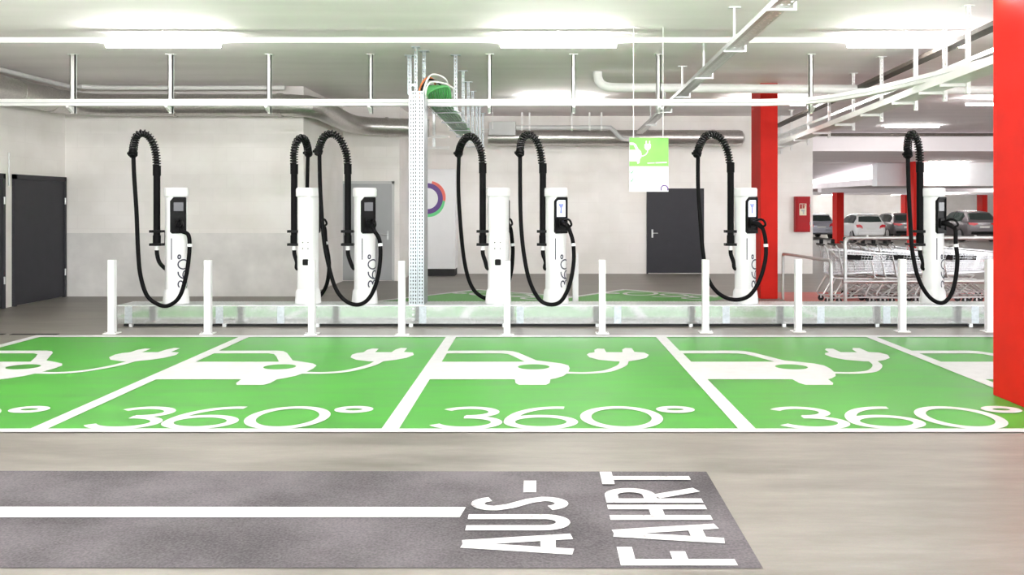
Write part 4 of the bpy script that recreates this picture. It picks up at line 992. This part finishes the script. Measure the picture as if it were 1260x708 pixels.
    b = MB(); b.box(-.26 * sc, .26 * sc, -.02, .05, zl - .27 * sc, zl - .16 * sc); b.build('number_plate', 'plate', t)
    b = MB(); b.box(-.70 * sc, .70 * sc, -.02, .2, S[0][1] - .09 * sc, S[0][1] + .06 * sc); b.build('rear_bumper', 'blackp' if kind != 'hatch' else paint, t, bevel=.03)
    for y in wheels:
        for s in (-1, 1):
            xw = s * (S[4][4] - .10 * sc); yw = y * sc; r = wr * sc
            b = MB(); b.cyl((xw - s * .1, yw, r), (xw + s * .125, yw, r), r, 24); wh = b.build('wheel', 'dark', t)
            b = MB(); b.cyl((xw + s * .12, yw, r), (xw + s * .132, yw, r), r * .68, 16); b.build('wheel_rim', 'rim', wh)
    for s in (-1, 1):
        yb, zb_ = S[6][0] + .25 * sc, S[6][2]
        b = MB(); b.box(s * (S[6][5]) - .02 if s > 0 else -S[6][5] - .17, s * S[6][5] + .17 if s > 0 else -S[6][5] + .02, yb, yb + .09, zb_, zb_ + .13 * sc); b.build('wing_mirror', paint, t, bevel=.03)
    return t
def carpos(u, d):
    z = -.3 * min(1, max(0, (d - 28) / 22)); return (u * 1.0, d, z)
car(carpos((1013 - CX) * 53.5 / F - .1, 53.5), 'cars', 'silver hatchback half hidden between the wall end and the far red column', 1.0, 'hatch')
car(carpos((1072 - CX) * 49.5 / F, 49.5), 'carw', 'white hatchback with red tail lamps parked behind the trolleys', 1.0, 'hatch')
car(carpos((1112 - CX) * 51.5 / F + .3, 51.5), 'cargr', 'dark grey estate car partly hidden behind the rightmost charging hose', 1.03, 'estate')
car(carpos((1207 - CX) * 47.5 / F + .2, 47.5), 'carb', 'large grey sport utility car nearest the near red column', 1.0, 'suv')

# ------------------------------------------------------------------ light, camera, colour
wld = bpy.data.worlds.new('world'); SC.world = wld; wld.use_nodes = True
bg = wld.node_tree.nodes['Background']; bg.inputs['Color'].default_value = (.97, .985, 1, 1); bg.inputs['Strength'].default_value = 2.3
cam = bpy.data.cameras.new('camera'); co = bpy.data.objects.new('camera', cam); COL.objects.link(co)
co.location = (0, 0, H); co.rotation_euler = (PI / 2, 0, 0)
cam.sensor_fit = 'HORIZONTAL'; cam.sensor_width = 36; cam.lens = F / 1260 * 36
cam.shift_x = -(CX - 630) / 1260; cam.shift_y = -(354 - CY) / 1260
cam.clip_start = .05; cam.clip_end = 200
SC.camera = co
vs = SC.view_settings; vs.view_transform = 'Standard'; vs.look = 'None'; vs.exposure = 1.5; vs.gamma = 1; vs.use_curve_mapping = False
SC.cycles.use_denoising = True
SC.cycles.max_bounces = 8; SC.cycles.diffuse_bounces = 6
SC.cycles.sample_clamp_indirect = 10
